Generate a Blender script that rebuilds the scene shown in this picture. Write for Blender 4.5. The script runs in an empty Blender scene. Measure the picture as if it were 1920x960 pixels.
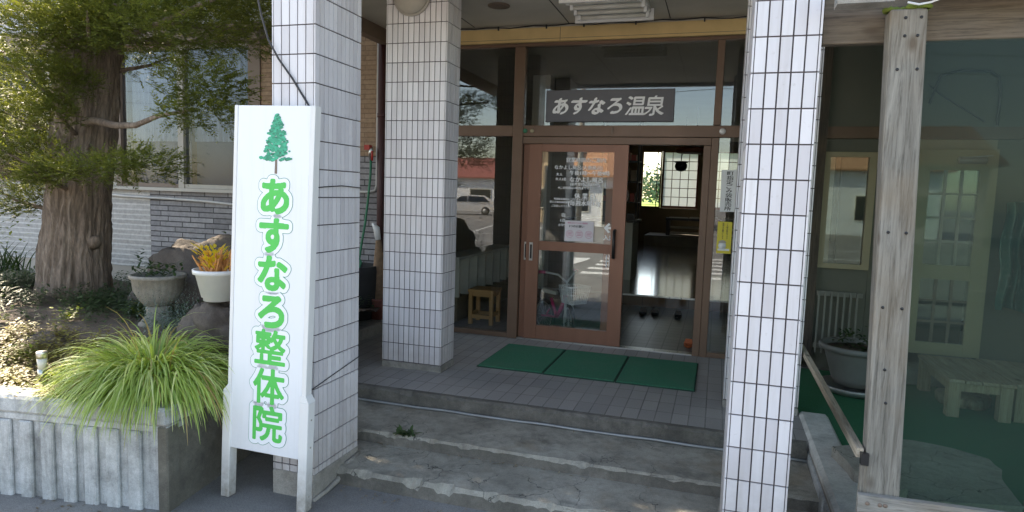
import bpy, math, random
import numpy as np
from mathutils import Vector, Matrix, noise

# ------------------------------------------------------------------ camera, sky, sun, exposure
S = bpy.context.scene
C = S.collection
cam_data = bpy.data.cameras.new('camera')
cam = bpy.data.objects.new('camera', cam_data)
C.objects.link(cam)
S.camera = cam
cam_data.sensor_width = 36.0
cam_data.lens = 36.0 * 1234.9 / 1920.0
cam_data.clip_start = 0.05
cam_data.clip_end = 2000.0


def camera_matrix(yaw, pitch, roll, loc):
    cy, sy = math.cos(yaw), math.sin(yaw)
    f = Vector((-sy * math.cos(pitch), cy * math.cos(pitch), -math.sin(pitch)))
    r = Vector((cy, sy, 0))
    u = r.cross(f)
    c, s = math.cos(roll), math.sin(roll)
    r2, u2 = c * r + s * u, -s * r + c * u
    m = Matrix((r2, u2, -f)).transposed().to_4x4()
    m.translation = loc
    return m


cam.matrix_world = camera_matrix(math.radians(17.218), math.radians(5.509), math.radians(1.826), Vector((0, 0, 1.465)))

SUN_EL, SUN_AZ = 39.0, -63.0          # azimuth clockwise from +Y
world = bpy.data.worlds.new("World")
S.world = world
world.use_nodes = True
wn = world.node_tree
bg = wn.nodes['Background']
sky = wn.nodes.new('ShaderNodeTexSky')
sky.sky_type = 'NISHITA'
sky.sun_disc = False
sky.sun_elevation = math.radians(SUN_EL)
sky.sun_rotation = math.radians(SUN_AZ)
sky.dust_density = 1.0
wn.links.new(sky.outputs[0], bg.inputs[0])
bg.inputs[1].default_value = 0.15
sun_data = bpy.data.lights.new('sun', 'SUN')
sun_data.energy = 4.0
sun_data.angle = math.radians(0.5)
sun_data.color = (1.0, 0.93, 0.82)
sun = bpy.data.objects.new('sun', sun_data)
C.objects.link(sun)
_e, _a = math.radians(SUN_EL), math.radians(SUN_AZ)
SUN_DIR = Vector((math.sin(_a) * math.cos(_e), math.cos(_a) * math.cos(_e), math.sin(_e)))
sun.rotation_euler = SUN_DIR.to_track_quat('Z', 'Y').to_euler()
S.view_settings.view_transform = 'Standard'
S.view_settings.look = 'None'
S.view_settings.gamma = 1.0
S.view_settings.exposure = 1.88
S.view_settings.use_curve_mapping = False
S.view_settings.use_white_balance = True
S.view_settings.white_balance_temperature = 7700
S.view_settings.white_balance_tint = 12
S.render.engine = 'CYCLES'
S.cycles.use_denoising = True
S.cycles.max_bounces = 10
S.cycles.transparent_max_bounces = 24
S.cycles.glossy_bounces = 5
S.cycles.transmission_bounces = 6
S.cycles.sample_clamp_indirect = 6.0

R = random.Random(7)


# ------------------------------------------------------------------ mesh builder
class MB:
    def __init__(self):
        self.v, self.f, self.r, self.sm = [], [], [], []
        self.m = Matrix.Identity(4)

    def add(self, vs, fs, rnd=None, smooth=False):
        o = len(self.v)
        self.v += [tuple(self.m @ Vector(p)) for p in vs]
        if rnd is None:
            rnd = R.random()
        for f in fs:
            self.f.append(tuple(i + o for i in f))
            self.r.append(rnd)
            self.sm.append(smooth)
        return self

    def box(self, x0, x1, y0, y1, z0, z1, rnd=None, ch=0.0):
        if ch <= 0:
            vs = [(x, y, z) for z in (z0, z1) for y in (y0, y1) for x in (x0, x1)]
            fs = [(0, 2, 3, 1), (4, 5, 7, 6), (0, 1, 5, 4), (2, 6, 7, 3), (0, 4, 6, 2), (1, 3, 7, 5)]
            return self.add(vs, fs, rnd)
        # chamfered vertical and horizontal edges: 24 vertices
        c = min(ch, (x1 - x0) / 3, (y1 - y0) / 3, (z1 - z0) / 3)
        vs, idx = [], {}
        for k, (X, sx) in enumerate(((x0, 1), (x1, -1))):
            for l, (Y, sy) in enumerate(((y0, 1), (y1, -1))):
                for n, (Z, sz) in enumerate(((z0, 1), (z1, -1))):
                    idx[(k, l, n, 0)] = len(vs); vs.append((X, Y + sy * c, Z + sz * c))
                    idx[(k, l, n, 1)] = len(vs); vs.append((X + sx * c, Y, Z + sz * c))
                    idx[(k, l, n, 2)] = len(vs); vs.append((X + sx * c, Y + sy * c, Z))
        g = lambda *a: idx[a]
        fs = []
        for k in (0, 1):
            q = [g(k, 0, 0, 0), g(k, 1, 0, 0), g(k, 1, 1, 0), g(k, 0, 1, 0)]
            fs.append(q if k else q[::-1])
            q = [g(0, k, 0, 1), g(1, k, 0, 1), g(1, k, 1, 1), g(0, k, 1, 1)]
            fs.append(q[::-1] if k else q)
            q = [g(0, 0, k, 2), g(1, 0, k, 2), g(1, 1, k, 2), g(0, 1, k, 2)]
            fs.append(q if k else q[::-1])
        for a in (0, 1):
            for b in (0, 1):
                fs.append([g(a, b, 0, 0), g(a, b, 1, 0), g(a, b, 1, 1), g(a, b, 0, 1)])
                fs.append([g(a, 0, b, 0), g(a, 1, b, 0), g(a, 1, b, 2), g(a, 0, b, 2)])
                fs.append([g(0, a, b, 1), g(1, a, b, 1), g(1, a, b, 2), g(0, a, b, 2)])
                for n in (0, 1):
                    fs.append([g(a, b, n, 0), g(a, b, n, 1), g(a, b, n, 2)])
        return self.add(vs, fs, rnd)

    def bar(self, p, q, w, h, up=(0, 0, 1), rnd=None):
        p, q = Vector(p), Vector(q)
        d = (q - p).normalized()
        s = d.cross(Vector(up))
        if s.length < 1e-4:
            s = d.cross(Vector((0, 1, 0)))
        s.normalize()
        u = s.cross(d)
        vs = [tuple(e + s * (a * w / 2) + u * (b * h / 2)) for e in (p, q) for b in (-1, 1) for a in (-1, 1)]
        fs = [(0, 1, 3, 2), (4, 6, 7, 5), (0, 4, 5, 1), (2, 3, 7, 6), (0, 2, 6, 4), (1, 5, 7, 3)]
        return self.add(vs, fs, rnd)

    def tube(self, pts, rad, n=10, caps=True, rnd=None, closed=False):
        pts = [Vector(p) for p in pts]
        if not hasattr(rad, '__len__'):
            rad = [rad] * len(pts)
        vs, fs = [], []
        N = len(pts)
        prev = None
        for i, p in enumerate(pts):
            if closed:
                d = pts[(i + 1) % N] - pts[i - 1]
            else:
                d = pts[min(i + 1, N - 1)] - pts[max(i - 1, 0)]
            d.normalize()
            if prev is None:
                a = d.cross(Vector((0, 0, 1)))
                if a.length < 1e-3:
                    a = d.cross(Vector((1, 0, 0)))
            else:
                a = prev - d * prev.dot(d)
            a.normalize()
            prev = a
            b = d.cross(a)
            for k in range(n):
                t = 2 * math.pi * k / n
                vs.append(tuple(p + (a * math.cos(t) + b * math.sin(t)) * rad[i]))
        rng = range(N if closed else N - 1)
        for i in rng:
            for k in range(n):
                j = (i + 1) % N
                fs.append((i * n + k, i * n + (k + 1) % n, j * n + (k + 1) % n, j * n + k))
        if caps and not closed:
            fs.append(tuple(range(n))[::-1])
            fs.append(tuple((N - 1) * n + k for k in range(n)))
        return self.add(vs, fs, rnd, smooth=n > 6)

    def lathe(self, prof, c=(0, 0, 0), n=32, rnd=None, flute=0.0, nf=0, smooth=True):
        vs, fs = [], []
        for r, z in prof:
            for k in range(n):
                t = 2 * math.pi * k / n
                rr = r * (1 + (flute * math.cos(nf * t) if nf else 0))
                vs.append((c[0] + rr * math.cos(t), c[1] + rr * math.sin(t), c[2] + z))
        for i in range(len(prof) - 1):
            for k in range(n):
                fs.append((i * n + k, i * n + (k + 1) % n, (i + 1) * n + (k + 1) % n, (i + 1) * n + k))
        fs.append(tuple(range(n))[::-1])
        fs.append(tuple((len(prof) - 1) * n + k for k in range(n)))
        return self.add(vs, fs, rnd, smooth)

    def prism(self, poly, z0, z1, rnd=None):
        n = len(poly)
        vs = [(x, y, z0) for x, y in poly] + [(x, y, z1) for x, y in poly]
        fs = [tuple(range(n))[::-1], tuple(range(n, 2 * n))]
        fs += [(i, (i + 1) % n, n + (i + 1) % n, n + i) for i in range(n)]
        return self.add(vs, fs, rnd)

    def build(self, name, mat, parent=None, org=None):
        me = bpy.data.meshes.new(name)
        o = bpy.data.objects.new(name, me)
        C.objects.link(o)
        base = Vector((0, 0, 0))
        if parent is not None:
            base = ORG[parent.name]
            o.parent = parent
        elif org is not None:
            base = Vector(org)
            o.location = base
        ORG[o.name] = base
        vs = [(x - base.x, y - base.y, z - base.z) for x, y, z in self.v]
        me.from_pydata(vs, [], self.f)
        at = me.attributes.new('rnd', 'FLOAT', 'FACE')
        at.data.foreach_set('value', self.r)
        me.polygons.foreach_set('use_smooth', self.sm)
        me.materials.append(mat)
        me.update()
        return o


ORG = {}


def tag(o, label=None, cat=None, group=None, kind=None):
    for k, v in (('label', label), ('category', cat), ('group', group), ('kind', kind)):
        if v:
            o[k] = v
    return o


def thing(name, label, cat, loc=(0, 0, 0), group=None):
    o = bpy.data.objects.new(name, None)
    o.empty_display_size = 0.1
    C.objects.link(o)
    o.location = loc
    ORG[o.name] = Vector(loc)
    return tag(o, label, cat, group)


def setting(o):
    o['kind'] = 'structure'
    return o


def bx(name, mat, parent, *b, ch=0.0):
    m = MB()
    m.box(*b, ch=ch)
    return m.build(name, mat, parent)


# ------------------------------------------------------------------ materials
class NT:
    def __init__(self, name):
        self.mat = bpy.data.materials.new(name)
        self.mat.use_nodes = True
        self.t = self.mat.node_tree
        self.p = self.t.nodes['Principled BSDF']
        self.out = self.t.nodes['Material Output']

    def n(self, typ, **kw):
        x = self.t.nodes.new(typ)
        for k, v in kw.items():
            setattr(x, k, v)
        return x

    def l(self, a, b):
        self.t.links.new(a, b)

    def obj(self, scale=(1, 1, 1), rot=(0, 0, 0), loc=(0, 0, 0)):
        # world-fixed coordinates: every mesh keeps metre units
        tc = self.n('ShaderNodeNewGeometry')
        mp = self.n('ShaderNodeMapping')
        mp.inputs['Scale'].default_value = scale
        mp.inputs['Rotation'].default_value = rot
        mp.inputs['Location'].default_value = loc
        self.l(tc.outputs['Position'], mp.inputs[0])
        return mp.outputs[0]

    def noise(self, vec, scale, detail=5, rough=0.6, dist=0.0):
        x = self.n('ShaderNodeTexNoise')
        x.inputs['Scale'].default_value = scale
        x.inputs['Detail'].default_value = detail
        x.inputs['Roughness'].default_value = rough
        x.inputs['Distortion'].default_value = dist
        self.l(vec, x.inputs['Vector'])
        return x.outputs['Fac']

    def ramp(self, fac, stops):
        x = self.n('ShaderNodeValToRGB')
        e = x.color_ramp.elements
        while len(e) < len(stops):
            e.new(0.5)
        for el, (p, c) in zip(e, stops):
            el.position = p
            el.color = (*c, 1) if len(c) == 3 else c
        self.l(fac, x.inputs[0])
        return x.outputs[0]

    def mix(self, fac, a, b, mode='MIX'):
        x = self.n('ShaderNodeMix', data_type='RGBA', blend_type=mode)
        for v, s in ((fac, x.inputs[0]), (a, x.inputs[6]), (b, x.inputs[7])):
            if hasattr(v, 'links'):
                self.l(v, s)
            elif isinstance(v, (int, float)):
                s.default_value = v
            else:
                s.default_value = (*v, 1)
        return x.outputs[2]

    def math(self, op, a, b=None, c=None):
        x = self.n('ShaderNodeMath', operation=op)
        for i, v in enumerate((a, b, c)):
            if v is None:
                continue
            if hasattr(v, 'links'):
                self.l(v, x.inputs[i])
            else:
                x.inputs[i].default_value = v
        return x.outputs[0]

    def bump(self, h, strength=0.3, dist=0.01, prev=None):
        x = self.n('ShaderNodeBump')
        x.inputs['Strength'].default_value = strength
        x.inputs['Distance'].default_value = dist
        self.l(h, x.inputs['Height'])
        if prev is not None:
            self.l(prev, x.inputs['Normal'])
        self.l(x.outputs[0], self.p.inputs['Normal'])
        return x.outputs[0]

    def base(self, c):
        if hasattr(c, 'links'):
            self.l(c, self.p.inputs['Base Color'])
        else:
            self.p.inputs['Base Color'].default_value = (*c, 1)

    def rough(self, v):
        if hasattr(v, 'links'):
            self.l(v, self.p.inputs['Roughness'])
        else:
            self.p.inputs['Roughness'].default_value = v

    def rnd(self):
        a = self.n('ShaderNodeAttribute')
        a.attribute_name = 'rnd'
        return a.outputs['Fac']


def plain(name, col, rough=0.5, var=0.12, scale=6.0, bump=0.0, metal=0.0, bscale=80.0, stretch=(1, 1, 1)):
    """coloured surface with uneven wear in colour and gloss"""
    t = NT(name)
    v = t.obj(stretch)
    a = t.noise(v, scale)
    lo = tuple(c * (1 - var) for c in col)
    hi = tuple(min(1, c * (1 + var)) for c in col)
    t.base(t.ramp(a, ((0.3, lo), (0.7, hi))))
    r = t.noise(v, scale * 3)
    rr = t.n('ShaderNodeMapRange')
    rr.inputs[3].default_value = max(0.02, rough - 0.1)
    rr.inputs[4].default_value = min(1, rough + 0.1)
    t.l(r, rr.inputs[0])
    t.rough(rr.outputs[0])
    t.p.inputs['Metallic'].default_value = metal
    if bump > 0:
        t.bump(t.noise(v, bscale, 6, 0.7), bump, 0.01)
    return t.mat


def mat_tile():
    t = NT('glazed_tile')
    r = t.rnd()
    c = t.ramp(r, ((0.0, (0.60, 0.575, 0.595)), (0.25, (0.67, 0.65, 0.67)), (0.6, (0.70, 0.68, 0.70)), (1.0, (0.76, 0.74, 0.755))))
    v = t.obj()
    # rain streaks and a soiled foot
    st = t.noise(t.obj((9, 9, 0.7)), 1.6, 6, 0.65)
    c = t.mix(t.math('MULTIPLY', t.ramp(st, ((0.50, (0, 0, 0)), (0.76, (1, 1, 1)))), 0.42), c, (0.44, 0.40, 0.36))
    sp = t.noise(v, 34, 5, 0.75)
    c = t.mix(t.math('MULTIPLY', t.ramp(sp, ((0.62, (0, 0, 0)), (0.74, (1, 1, 1)))), 0.35), c, (0.40, 0.35, 0.31))
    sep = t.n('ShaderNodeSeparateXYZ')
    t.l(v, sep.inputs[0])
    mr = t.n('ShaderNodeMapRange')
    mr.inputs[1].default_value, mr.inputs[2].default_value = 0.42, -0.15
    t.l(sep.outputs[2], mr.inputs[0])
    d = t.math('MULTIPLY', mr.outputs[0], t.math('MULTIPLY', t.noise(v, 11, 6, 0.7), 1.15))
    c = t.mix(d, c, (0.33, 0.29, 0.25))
    t.base(c)
    t.rough(t.math('ADD', 0.22, t.math('MULTIPLY', t.noise(v, 14), 0.2)))
    t.bump(t.noise(v, 7.0, 3), 0.06, 0.01)
    return t.mat


def mat_sign(name, col, rough, z0, z1, amount):
    t = NT(name)
    v = t.obj()
    c = t.mix(t.math('MULTIPLY', t.ramp(t.noise(t.obj((18, 18, 0.8)), 1.5, 6, 0.7), ((0.5, (0, 0, 0)), (0.8, (1, 1, 1)))), 0.16), col, (0.45, 0.43, 0.38))
    sep = t.n('ShaderNodeSeparateXYZ')
    t.l(v, sep.inputs[0])
    mr = t.n('ShaderNodeMapRange')
    mr.inputs[1].default_value, mr.inputs[2].default_value = z1, z0
    t.l(sep.outputs[2], mr.inputs[0])
    d = t.math('MULTIPLY', mr.outputs[0], t.math('MULTIPLY', t.noise(v, 22, 6, 0.75), amount))
    c = t.mix(d, c, (0.22, 0.19, 0.15))
    t.base(c)
    t.rough(t.math('ADD', rough - .1, t.math('MULTIPLY', t.noise(v, 9), 0.2)))
    return t.mat


def mat_concrete(name, lo, mid, hi, bump=0.5, cracks=False, moss=0.0, rust=False, dark=(0.05, 0.05, 0.045), streak=0.0):
    t = NT(name)
    v = t.obj()
    a = t.noise(v, 2.3, 8, 0.65)
    c = t.ramp(a, ((0.28, lo), (0.5, mid), (0.72, hi)))
    b = t.noise(v, 17, 8, 0.75)
    c = t.mix(t.ramp(b, ((0.45, (0, 0, 0)), (0.8, (0.6, 0.6, 0.6)))), c, tuple(x * 0.5 for x in lo))
    g = t.noise(v, 160, 4, 0.8)
    c = t.mix(0.35, c, t.ramp(g, ((0.3, (0.25, 0.25, 0.25)), (0.7, (0.95, 0.95, 0.95)))), 'OVERLAY')
    h = t.math('ADD', t.math('MULTIPLY', b, 0.6), t.math('MULTIPLY', g, 0.4))
    if streak:
        sm = t.noise(t.obj((11, 11, 1.1), loc=(2, 7, 0)), 1.3, 7, 0.72)
        c = t.mix(t.math('MULTIPLY', t.ramp(sm, ((0.47, (0, 0, 0)), (0.66, (1, 1, 1)))), streak), c, (0.115, 0.112, 0.098))
    if rust:
        rm = t.ramp(t.noise(t.obj(loc=(3.3, 1.1, 0)), 1.9, 5, 0.6), ((0.55, (0, 0, 0)), (0.72, (0.55, 0.55, 0.55))))
        c = t.mix(rm, c, (0.20, 0.13, 0.06))
    if cracks:
        wob = t.n('ShaderNodeVectorMath', operation='ADD')
        nn = t.n('ShaderNodeTexNoise')
        nn.inputs['Scale'].default_value = 3.5
        nn.inputs['Detail'].default_value = 6
        t.l(v, nn.inputs['Vector'])
        sc = t.n('ShaderNodeVectorMath', operation='SCALE')
        sc.inputs['Scale'].default_value = 0.55
        t.l(nn.outputs['Color'], sc.inputs[0])
        t.l(v, wob.inputs[0])
        t.l(sc.outputs[0], wob.inputs[1])
        vo = t.n('ShaderNodeTexVoronoi', feature='DISTANCE_TO_EDGE')
        vo.inputs['Scale'].default_value = 2.6
        t.l(wob.outputs[0], vo.inputs['Vector'])
        cr = t.ramp(vo.outputs['Distance'], ((0.0, (1, 1, 1)), (0.009, (0, 0, 0))))
        msk = t.ramp(t.noise(v, 1.1, 3), ((0.45, (0, 0, 0)), (0.55, (1, 1, 1))))
        k = t.math('MULTIPLY', cr, msk)
        c = t.mix(k, c, (0.03, 0.03, 0.028))
        h = t.math('SUBTRACT', h, t.math('MULTIPLY', k, 0.8))
    if moss:
        mm = t.ramp(t.noise(t.obj(loc=(9, 4, 2)), 4.2, 7, 0.7), ((0.5, (0, 0, 0)), (0.75, (moss, moss, moss))))
        c = t.mix(mm, c, dark)
    t.base(c)
    t.rough(0.88)
    t.bump(h, bump, 0.012)
    return t.mat


def mat_paver():
    t = NT('porch_tile')
    v = t.obj((1, 1, 1))
    br = t.n('ShaderNodeTexBrick', offset=0.0)
    br.inputs['Scale'].default_value = 1.0
    br.inputs['Brick Width'].default_value = 0.108
    br.inputs['Row Height'].default_value = 0.215
    br.inputs['Mortar Size'].default_value = 0.004
    br.inputs['Mortar Smooth'].default_value = 0.3
    br.inputs['Color1'].default_value = (0.23, 0.222, 0.212, 1)
    br.inputs['Color2'].default_value = (0.30, 0.285, 0.27, 1)
    br.inputs['Mortar'].default_value = (0.085, 0.08, 0.075, 1)
    t.l(v, br.inputs['Vector'])
    d = t.noise(v, 1.7, 8, 0.7)
    c = t.mix(t.ramp(d, ((0.4, (0, 0, 0)), (0.7, (0.75, 0.75, 0.75)))), br.outputs['Color'], (0.34, 0.325, 0.30))
    g = t.noise(v, 120, 3, 0.8)
    c = t.mix(0.3, c, t.ramp(g, ((0.3, (0.25, 0.25, 0.25)), (0.7, (0.9, 0.9, 0.9)))), 'OVERLAY')
    t.base(c)
    t.rough(t.ramp(d, ((0.3, (0.36,) * 3), (0.7, (0.7,) * 3))))
    t.bump(t.math('ADD', t.math('MULTIPLY', br.outputs['Fac'], -1.0), t.math('MULTIPLY', g, 0.25)), 0.4, 0.004)
    return t.mat


def mat_wood_grey(name='weathered_timber', axis=2, lo=(0.13, 0.12, 0.10), hi=(0.42, 0.40, 0.36), warm=0.25):
    t = NT(name)
    sc = [26, 26, 26]
    sc[axis] = 1.3
    v = t.obj(tuple(sc))
    w = t.noise(v, 1.0, 8, 0.7, 1.2)
    c = t.ramp(w, ((0.3, lo), (0.5, tuple((a + b) / 2 for a, b in zip(lo, hi))), (0.72, hi)))
    fine = t.noise(t.obj(tuple(s * 3.5 for s in sc)), 1.0, 4, 0.8)
    c = t.mix(t.ramp(fine, ((0.5, (0, 0, 0)), (0.72, (0.8, 0.8, 0.8)))), c, tuple(a * 0.35 for a in lo))
    k = t.n('ShaderNodeTexVoronoi')
    k.inputs['Scale'].default_value = 1.0
    ks = [7, 7, 7]
    ks[axis] = 3.6
    t.l(t.obj(tuple(ks), loc=(0.3, 0.2, 0.1)), k.inputs['Vector'])
    kn = t.ramp(k.outputs['Distance'], ((0.06, (1, 1, 1)), (0.16, (0, 0, 0))))
    c = t.mix(t.math('MULTIPLY', kn, 0.8), c, (0.07, 0.05, 0.035))
    big = t.noise(t.obj(loc=(1, 2, 5)), 2.2, 3)
    c = t.mix(t.math('MULTIPLY', t.ramp(big, ((0.45, (0, 0, 0)), (0.7, (1, 1, 1)))), warm), c, (0.24, 0.17, 0.10))
    t.base(c)
    t.rough(0.85)
    t.bump(t.math('ADD', w, t.math('MULTIPLY', fine, -0.7)), 0.55, 0.006)
    return t.mat


def mat_glass(name, tint=(0.93, 0.95, 0.94), refl=0.0, ior=1.5, milk=0.0, milk_col=(0.1, 0.2, 0.17)):
    t = NT(name)
    t.t.nodes.remove(t.p)
    fr = t.n('ShaderNodeFresnel')
    fr.inputs['IOR'].default_value = ior
    tr = t.n('ShaderNodeBsdfTransparent')
    tr.inputs[0].default_value = (*tint, 1)
    gl = t.n('ShaderNodeBsdfGlossy')
    gl.inputs['Roughness'].default_value = 0.0
    gl.inputs[0].default_value = (0.95, 0.97, 1, 1)
    body = tr.outputs[0]
    if milk:
        df = t.n('ShaderNodeBsdfDiffuse')
        df.inputs[0].default_value = (*milk_col, 1)
        mm = t.n('ShaderNodeMixShader')
        mm.inputs[0].default_value = milk
        t.l(tr.outputs[0], mm.inputs[1])
        t.l(df.outputs[0], mm.inputs[2])
        body = mm.outputs[0]
    mx = t.n('ShaderNodeMixShader')
    t.l(t.math('ADD', fr.outputs[0], refl), mx.inputs[0])
    t.l(body, mx.inputs[1])
    t.l(gl.outputs[0], mx.inputs[2])
    t.l(mx.outputs[0], t.out.inputs[0])
    return t.mat


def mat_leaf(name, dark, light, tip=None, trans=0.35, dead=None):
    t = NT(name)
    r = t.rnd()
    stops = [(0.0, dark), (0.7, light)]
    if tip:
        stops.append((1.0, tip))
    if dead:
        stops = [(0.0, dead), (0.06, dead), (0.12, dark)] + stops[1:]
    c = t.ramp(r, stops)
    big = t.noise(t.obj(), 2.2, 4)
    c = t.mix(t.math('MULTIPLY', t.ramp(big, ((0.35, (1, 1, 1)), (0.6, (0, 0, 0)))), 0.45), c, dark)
    t.base(c)
    t.rough(0.5)
    tl = t.n('ShaderNodeBsdfTranslucent')
    t.l(t.mix(1.0, c, (1.6, 1.5, 0.7), 'MULTIPLY'), tl.inputs[0])
    mx = t.n('ShaderNodeMixShader')
    mx.inputs[0].default_value = trans
    t.l(t.p.outputs[0], mx.inputs[1])
    t.l(tl.outputs[0], mx.inputs[2])
    t.l(mx.outputs[0], t.out.inputs[0])
    return t.mat


def mat_bark():
    t = NT('bark')
    v = t.obj((9, 9, 2.0))
    a = t.noise(v, 1.6, 9, 0.72, 1.4)
    b = t.noise(t.obj((30, 30, 3.5)), 1.6, 6, 0.75)
    c = t.ramp(a, ((0.3, (0.12, 0.088, 0.066)), (0.52, (0.31, 0.235, 0.18)), (0.72, (0.48, 0.39, 0.31))))
    c = t.mix(t.ramp(b, ((0.4, (0, 0, 0)), (0.75, (0.7, 0.7, 0.7)))), c, (0.07, 0.05, 0.04))
    t.base(c)
    t.rough(0.95)
    t.bump(t.math('ADD', a, t.math('MULTIPLY', b, 0.6)), 0.9, 0.035)
    return t.mat


def mat_siding(name, bw, rh, c1, c2, mortar, off=0.5, msize=0.006, squash=1.0, bump=0.5):
    t = NT(name)
    v = t.obj((1, 1, 1), rot=(math.radians(90), 0, 0))
    # (x, y, z) -> (x, -z, y): courses run along X
    br = t.n('ShaderNodeTexBrick', offset=off, squash=squash, squash_frequency=3)
    br.inputs['Scale'].default_value = 1.0
    br.inputs['Brick Width'].default_value = bw
    br.inputs['Row Height'].default_value = rh
    br.inputs['Mortar Size'].default_value = msize
    br.inputs['Bias'].default_value = 0.1
    br.inputs['Color1'].default_value = (*c1, 1)
    br.inputs['Color2'].default_value = (*c2, 1)
    br.inputs['Mortar'].default_value = (*mortar, 1)
    t.l(v, br.inputs['Vector'])
    a = t.noise(t.obj(), 22, 7, 0.7)
    c = t.mix(0.35, br.outputs['Color'], t.ramp(a, ((0.3, (0.2, 0.2, 0.2)), (0.7, (0.85, 0.85, 0.85)))), 'OVERLAY')
    t.base(c)
    t.rough(0.85)
    t.bump(t.math('ADD', t.math('MULTIPLY', br.outputs['Fac'], -1.0), t.math('MULTIPLY', a, 0.5)), bump, 0.012)
    return t.mat


def mat_ground():
    t = NT('asphalt')
    v = t.obj()
    g = t.noise(v, 210, 3, 0.8)
    a = t.noise(v, 1.3, 7, 0.65)
    c = t.ramp(a, ((0.3, (0.15, 0.145, 0.137)), (0.7, (0.26, 0.25, 0.235))))
    c = t.mix(0.6, c, t.ramp(g, ((0.3, (0.12, 0.12, 0.12)), (0.72, (0.98, 0.98, 0.98)))), 'OVERLAY')
    p = t.noise(t.obj(loc=(5, 2, 0)), 3.1, 6, 0.7)
    c = t.mix(t.ramp(p, ((0.55, (0, 0, 0)), (0.72, (0.6, 0.6, 0.6)))), c, (0.24, 0.225, 0.20))
    pb = t.n('ShaderNodeTexVoronoi')
    pb.inputs['Scale'].default_value = 75
    t.l(v, pb.inputs['Vector'])
    st = t.ramp(pb.outputs['Distance'], ((0.10, (1, 1, 1)), (0.2, (0, 0, 0))))
    c = t.mix(t.math('MULTIPLY', st, 0.4), c, (0.30, 0.29, 0.27))
    t.base(c)
    t.rough(0.9)
    t.bump(t.math('ADD', g, t.math('MULTIPLY', p, 1.5)), 0.55, 0.008)
    return t.mat


def mat_turf(name, dark, light, scale=130, wear=0.25):
    t = NT(name)
    v = t.obj()
    a = t.noise(v, scale, 4, 0.8)
    b = t.noise(v, 3.0, 5, 0.6)
    c = t.ramp(a, ((0.3, dark), (0.7, light)))
    c = t.mix(t.math('MULTIPLY', t.ramp(b, ((0.45, (0, 0, 0)), (0.75, (1, 1, 1)))), wear), c, tuple(x * 0.55 + 0.035 for x in light))
    t.base(c)
    t.rough(0.9)
    t.bump(a, 0.7, 0.01)
    return t.mat


M = {}
M['tile'] = mat_tile()
M['grout'] = plain('tile_grout', (0.09, 0.075, 0.078), 0.9, 0.25, 9)
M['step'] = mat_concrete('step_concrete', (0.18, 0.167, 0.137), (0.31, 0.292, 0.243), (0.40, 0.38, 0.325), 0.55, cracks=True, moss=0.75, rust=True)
M['riser'] = mat_concrete('worn_riser', (0.085, 0.08, 0.066), (0.15, 0.14, 0.12), (0.24, 0.225, 0.195), 1.0, moss=0.8)  # worn, mossy, and darkened against the treads so the step edges show
M['plinth'] = mat_concrete('plinth_concrete', (0.2, 0.19, 0.165), (0.3, 0.28, 0.245), (0.38, 0.36, 0.32), 0.5, moss=0.5)
M['planter'] = mat_concrete('painted_concrete', (0.27, 0.285, 0.285), (0.46, 0.48, 0.48), (0.58, 0.60, 0.60), 0.6, moss=0.8, dark=(0.10, 0.10, 0.09), streak=0.5)
M['planter_bare'] = mat_concrete('bare_concrete', (0.075, 0.07, 0.056), (0.13, 0.122, 0.10), (0.21, 0.198, 0.165), 0.7, moss=0.85, streak=0.5)
M['paver'] = mat_paver()
M['kerb_stone'] = mat_concrete('pale_kerb', (0.42, 0.42, 0.39), (0.60, 0.60, 0.56), (0.70, 0.70, 0.66), 0.5, moss=0.45)
M['asphalt'] = mat_ground()
M['road_paint'] = plain('road_paint', (0.75, 0.75, 0.72), 0.7, 0.12, 12)
M['mat'] = mat_turf('green_mat', (0.010, 0.10, 0.055), (0.035, 0.24, 0.13), 120, 0.6)
M['mat_edge'] = plain('mat_rubber', (0.012, 0.05, 0.03), 0.8)
M['turf'] = mat_turf('artificial_turf', (0.012, 0.11, 0.05), (0.03, 0.24, 0.11), 150)
M['brown'] = plain('brown_aluminium', (0.24, 0.115, 0.075), 0.42, 0.10, 3, metal=0.25, stretch=(2, 2, 0.4))
M['brown2'] = plain('bronze_frame', (0.17, 0.105, 0.072), 0.45, 0.12, 3, metal=0.25)
M['cream_beam'] = plain('yellowed_board', (0.66, 0.47, 0.22), 0.6, 0.12, 3)
M['ceiling'] = plain('ceiling_board', (0.52, 0.49, 0.43), 0.8, 0.08, 2.5)
M['ceiling_joint'] = plain('dark_joint_strip', (0.10, 0.095, 0.085), 0.9)  # dark strips along the board joints and beam seams
M['white_metal'] = plain('white_enamel', (0.78, 0.78, 0.77), 0.35, 0.04, 5)
M['sign_white'] = mat_sign('sign_sheet', (0.81, 0.83, 0.85), 0.38, -.1, .5, .22)
M['sign_frame'] = mat_sign('sign_frame', (0.77, 0.77, 0.75), 0.45, -.28, .05, 1.5)
M['sign_green'] = plain('sign_green', (0.055, 0.55, 0.10), 0.45, 0.05, 5)
M['sign_line'] = plain('sign_outline_green', (0.05, 0.27, 0.17), 0.5, 0.05)
M['sign_text_white'] = plain('sign_halo_white', (0.84, 0.87, 0.9), 0.35, 0.02)
M['steel'] = plain('brushed_steel', (0.62, 0.62, 0.6), 0.3, 0.08, 10, metal=0.9)
M['galv'] = plain('galvanised_pipe', (0.34, 0.35, 0.35), 0.5, 0.12, 12, metal=0.5)
M['black'] = plain('black_plastic', (0.015, 0.015, 0.016), 0.4)
M['cable'] = plain('cable_black', (0.03, 0.028, 0.03), 0.6)
M['glass'] = mat_glass('window_glass', (0.93, 0.95, 0.94), 0.035)
M['glass_wing'] = mat_glass('screened_glass', (0.80, 0.83, 0.86), 0.0, 1.28)
M['glass_in'] = mat_glass('clear_glass', (0.9, 0.92, 0.92), 0.0)
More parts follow.
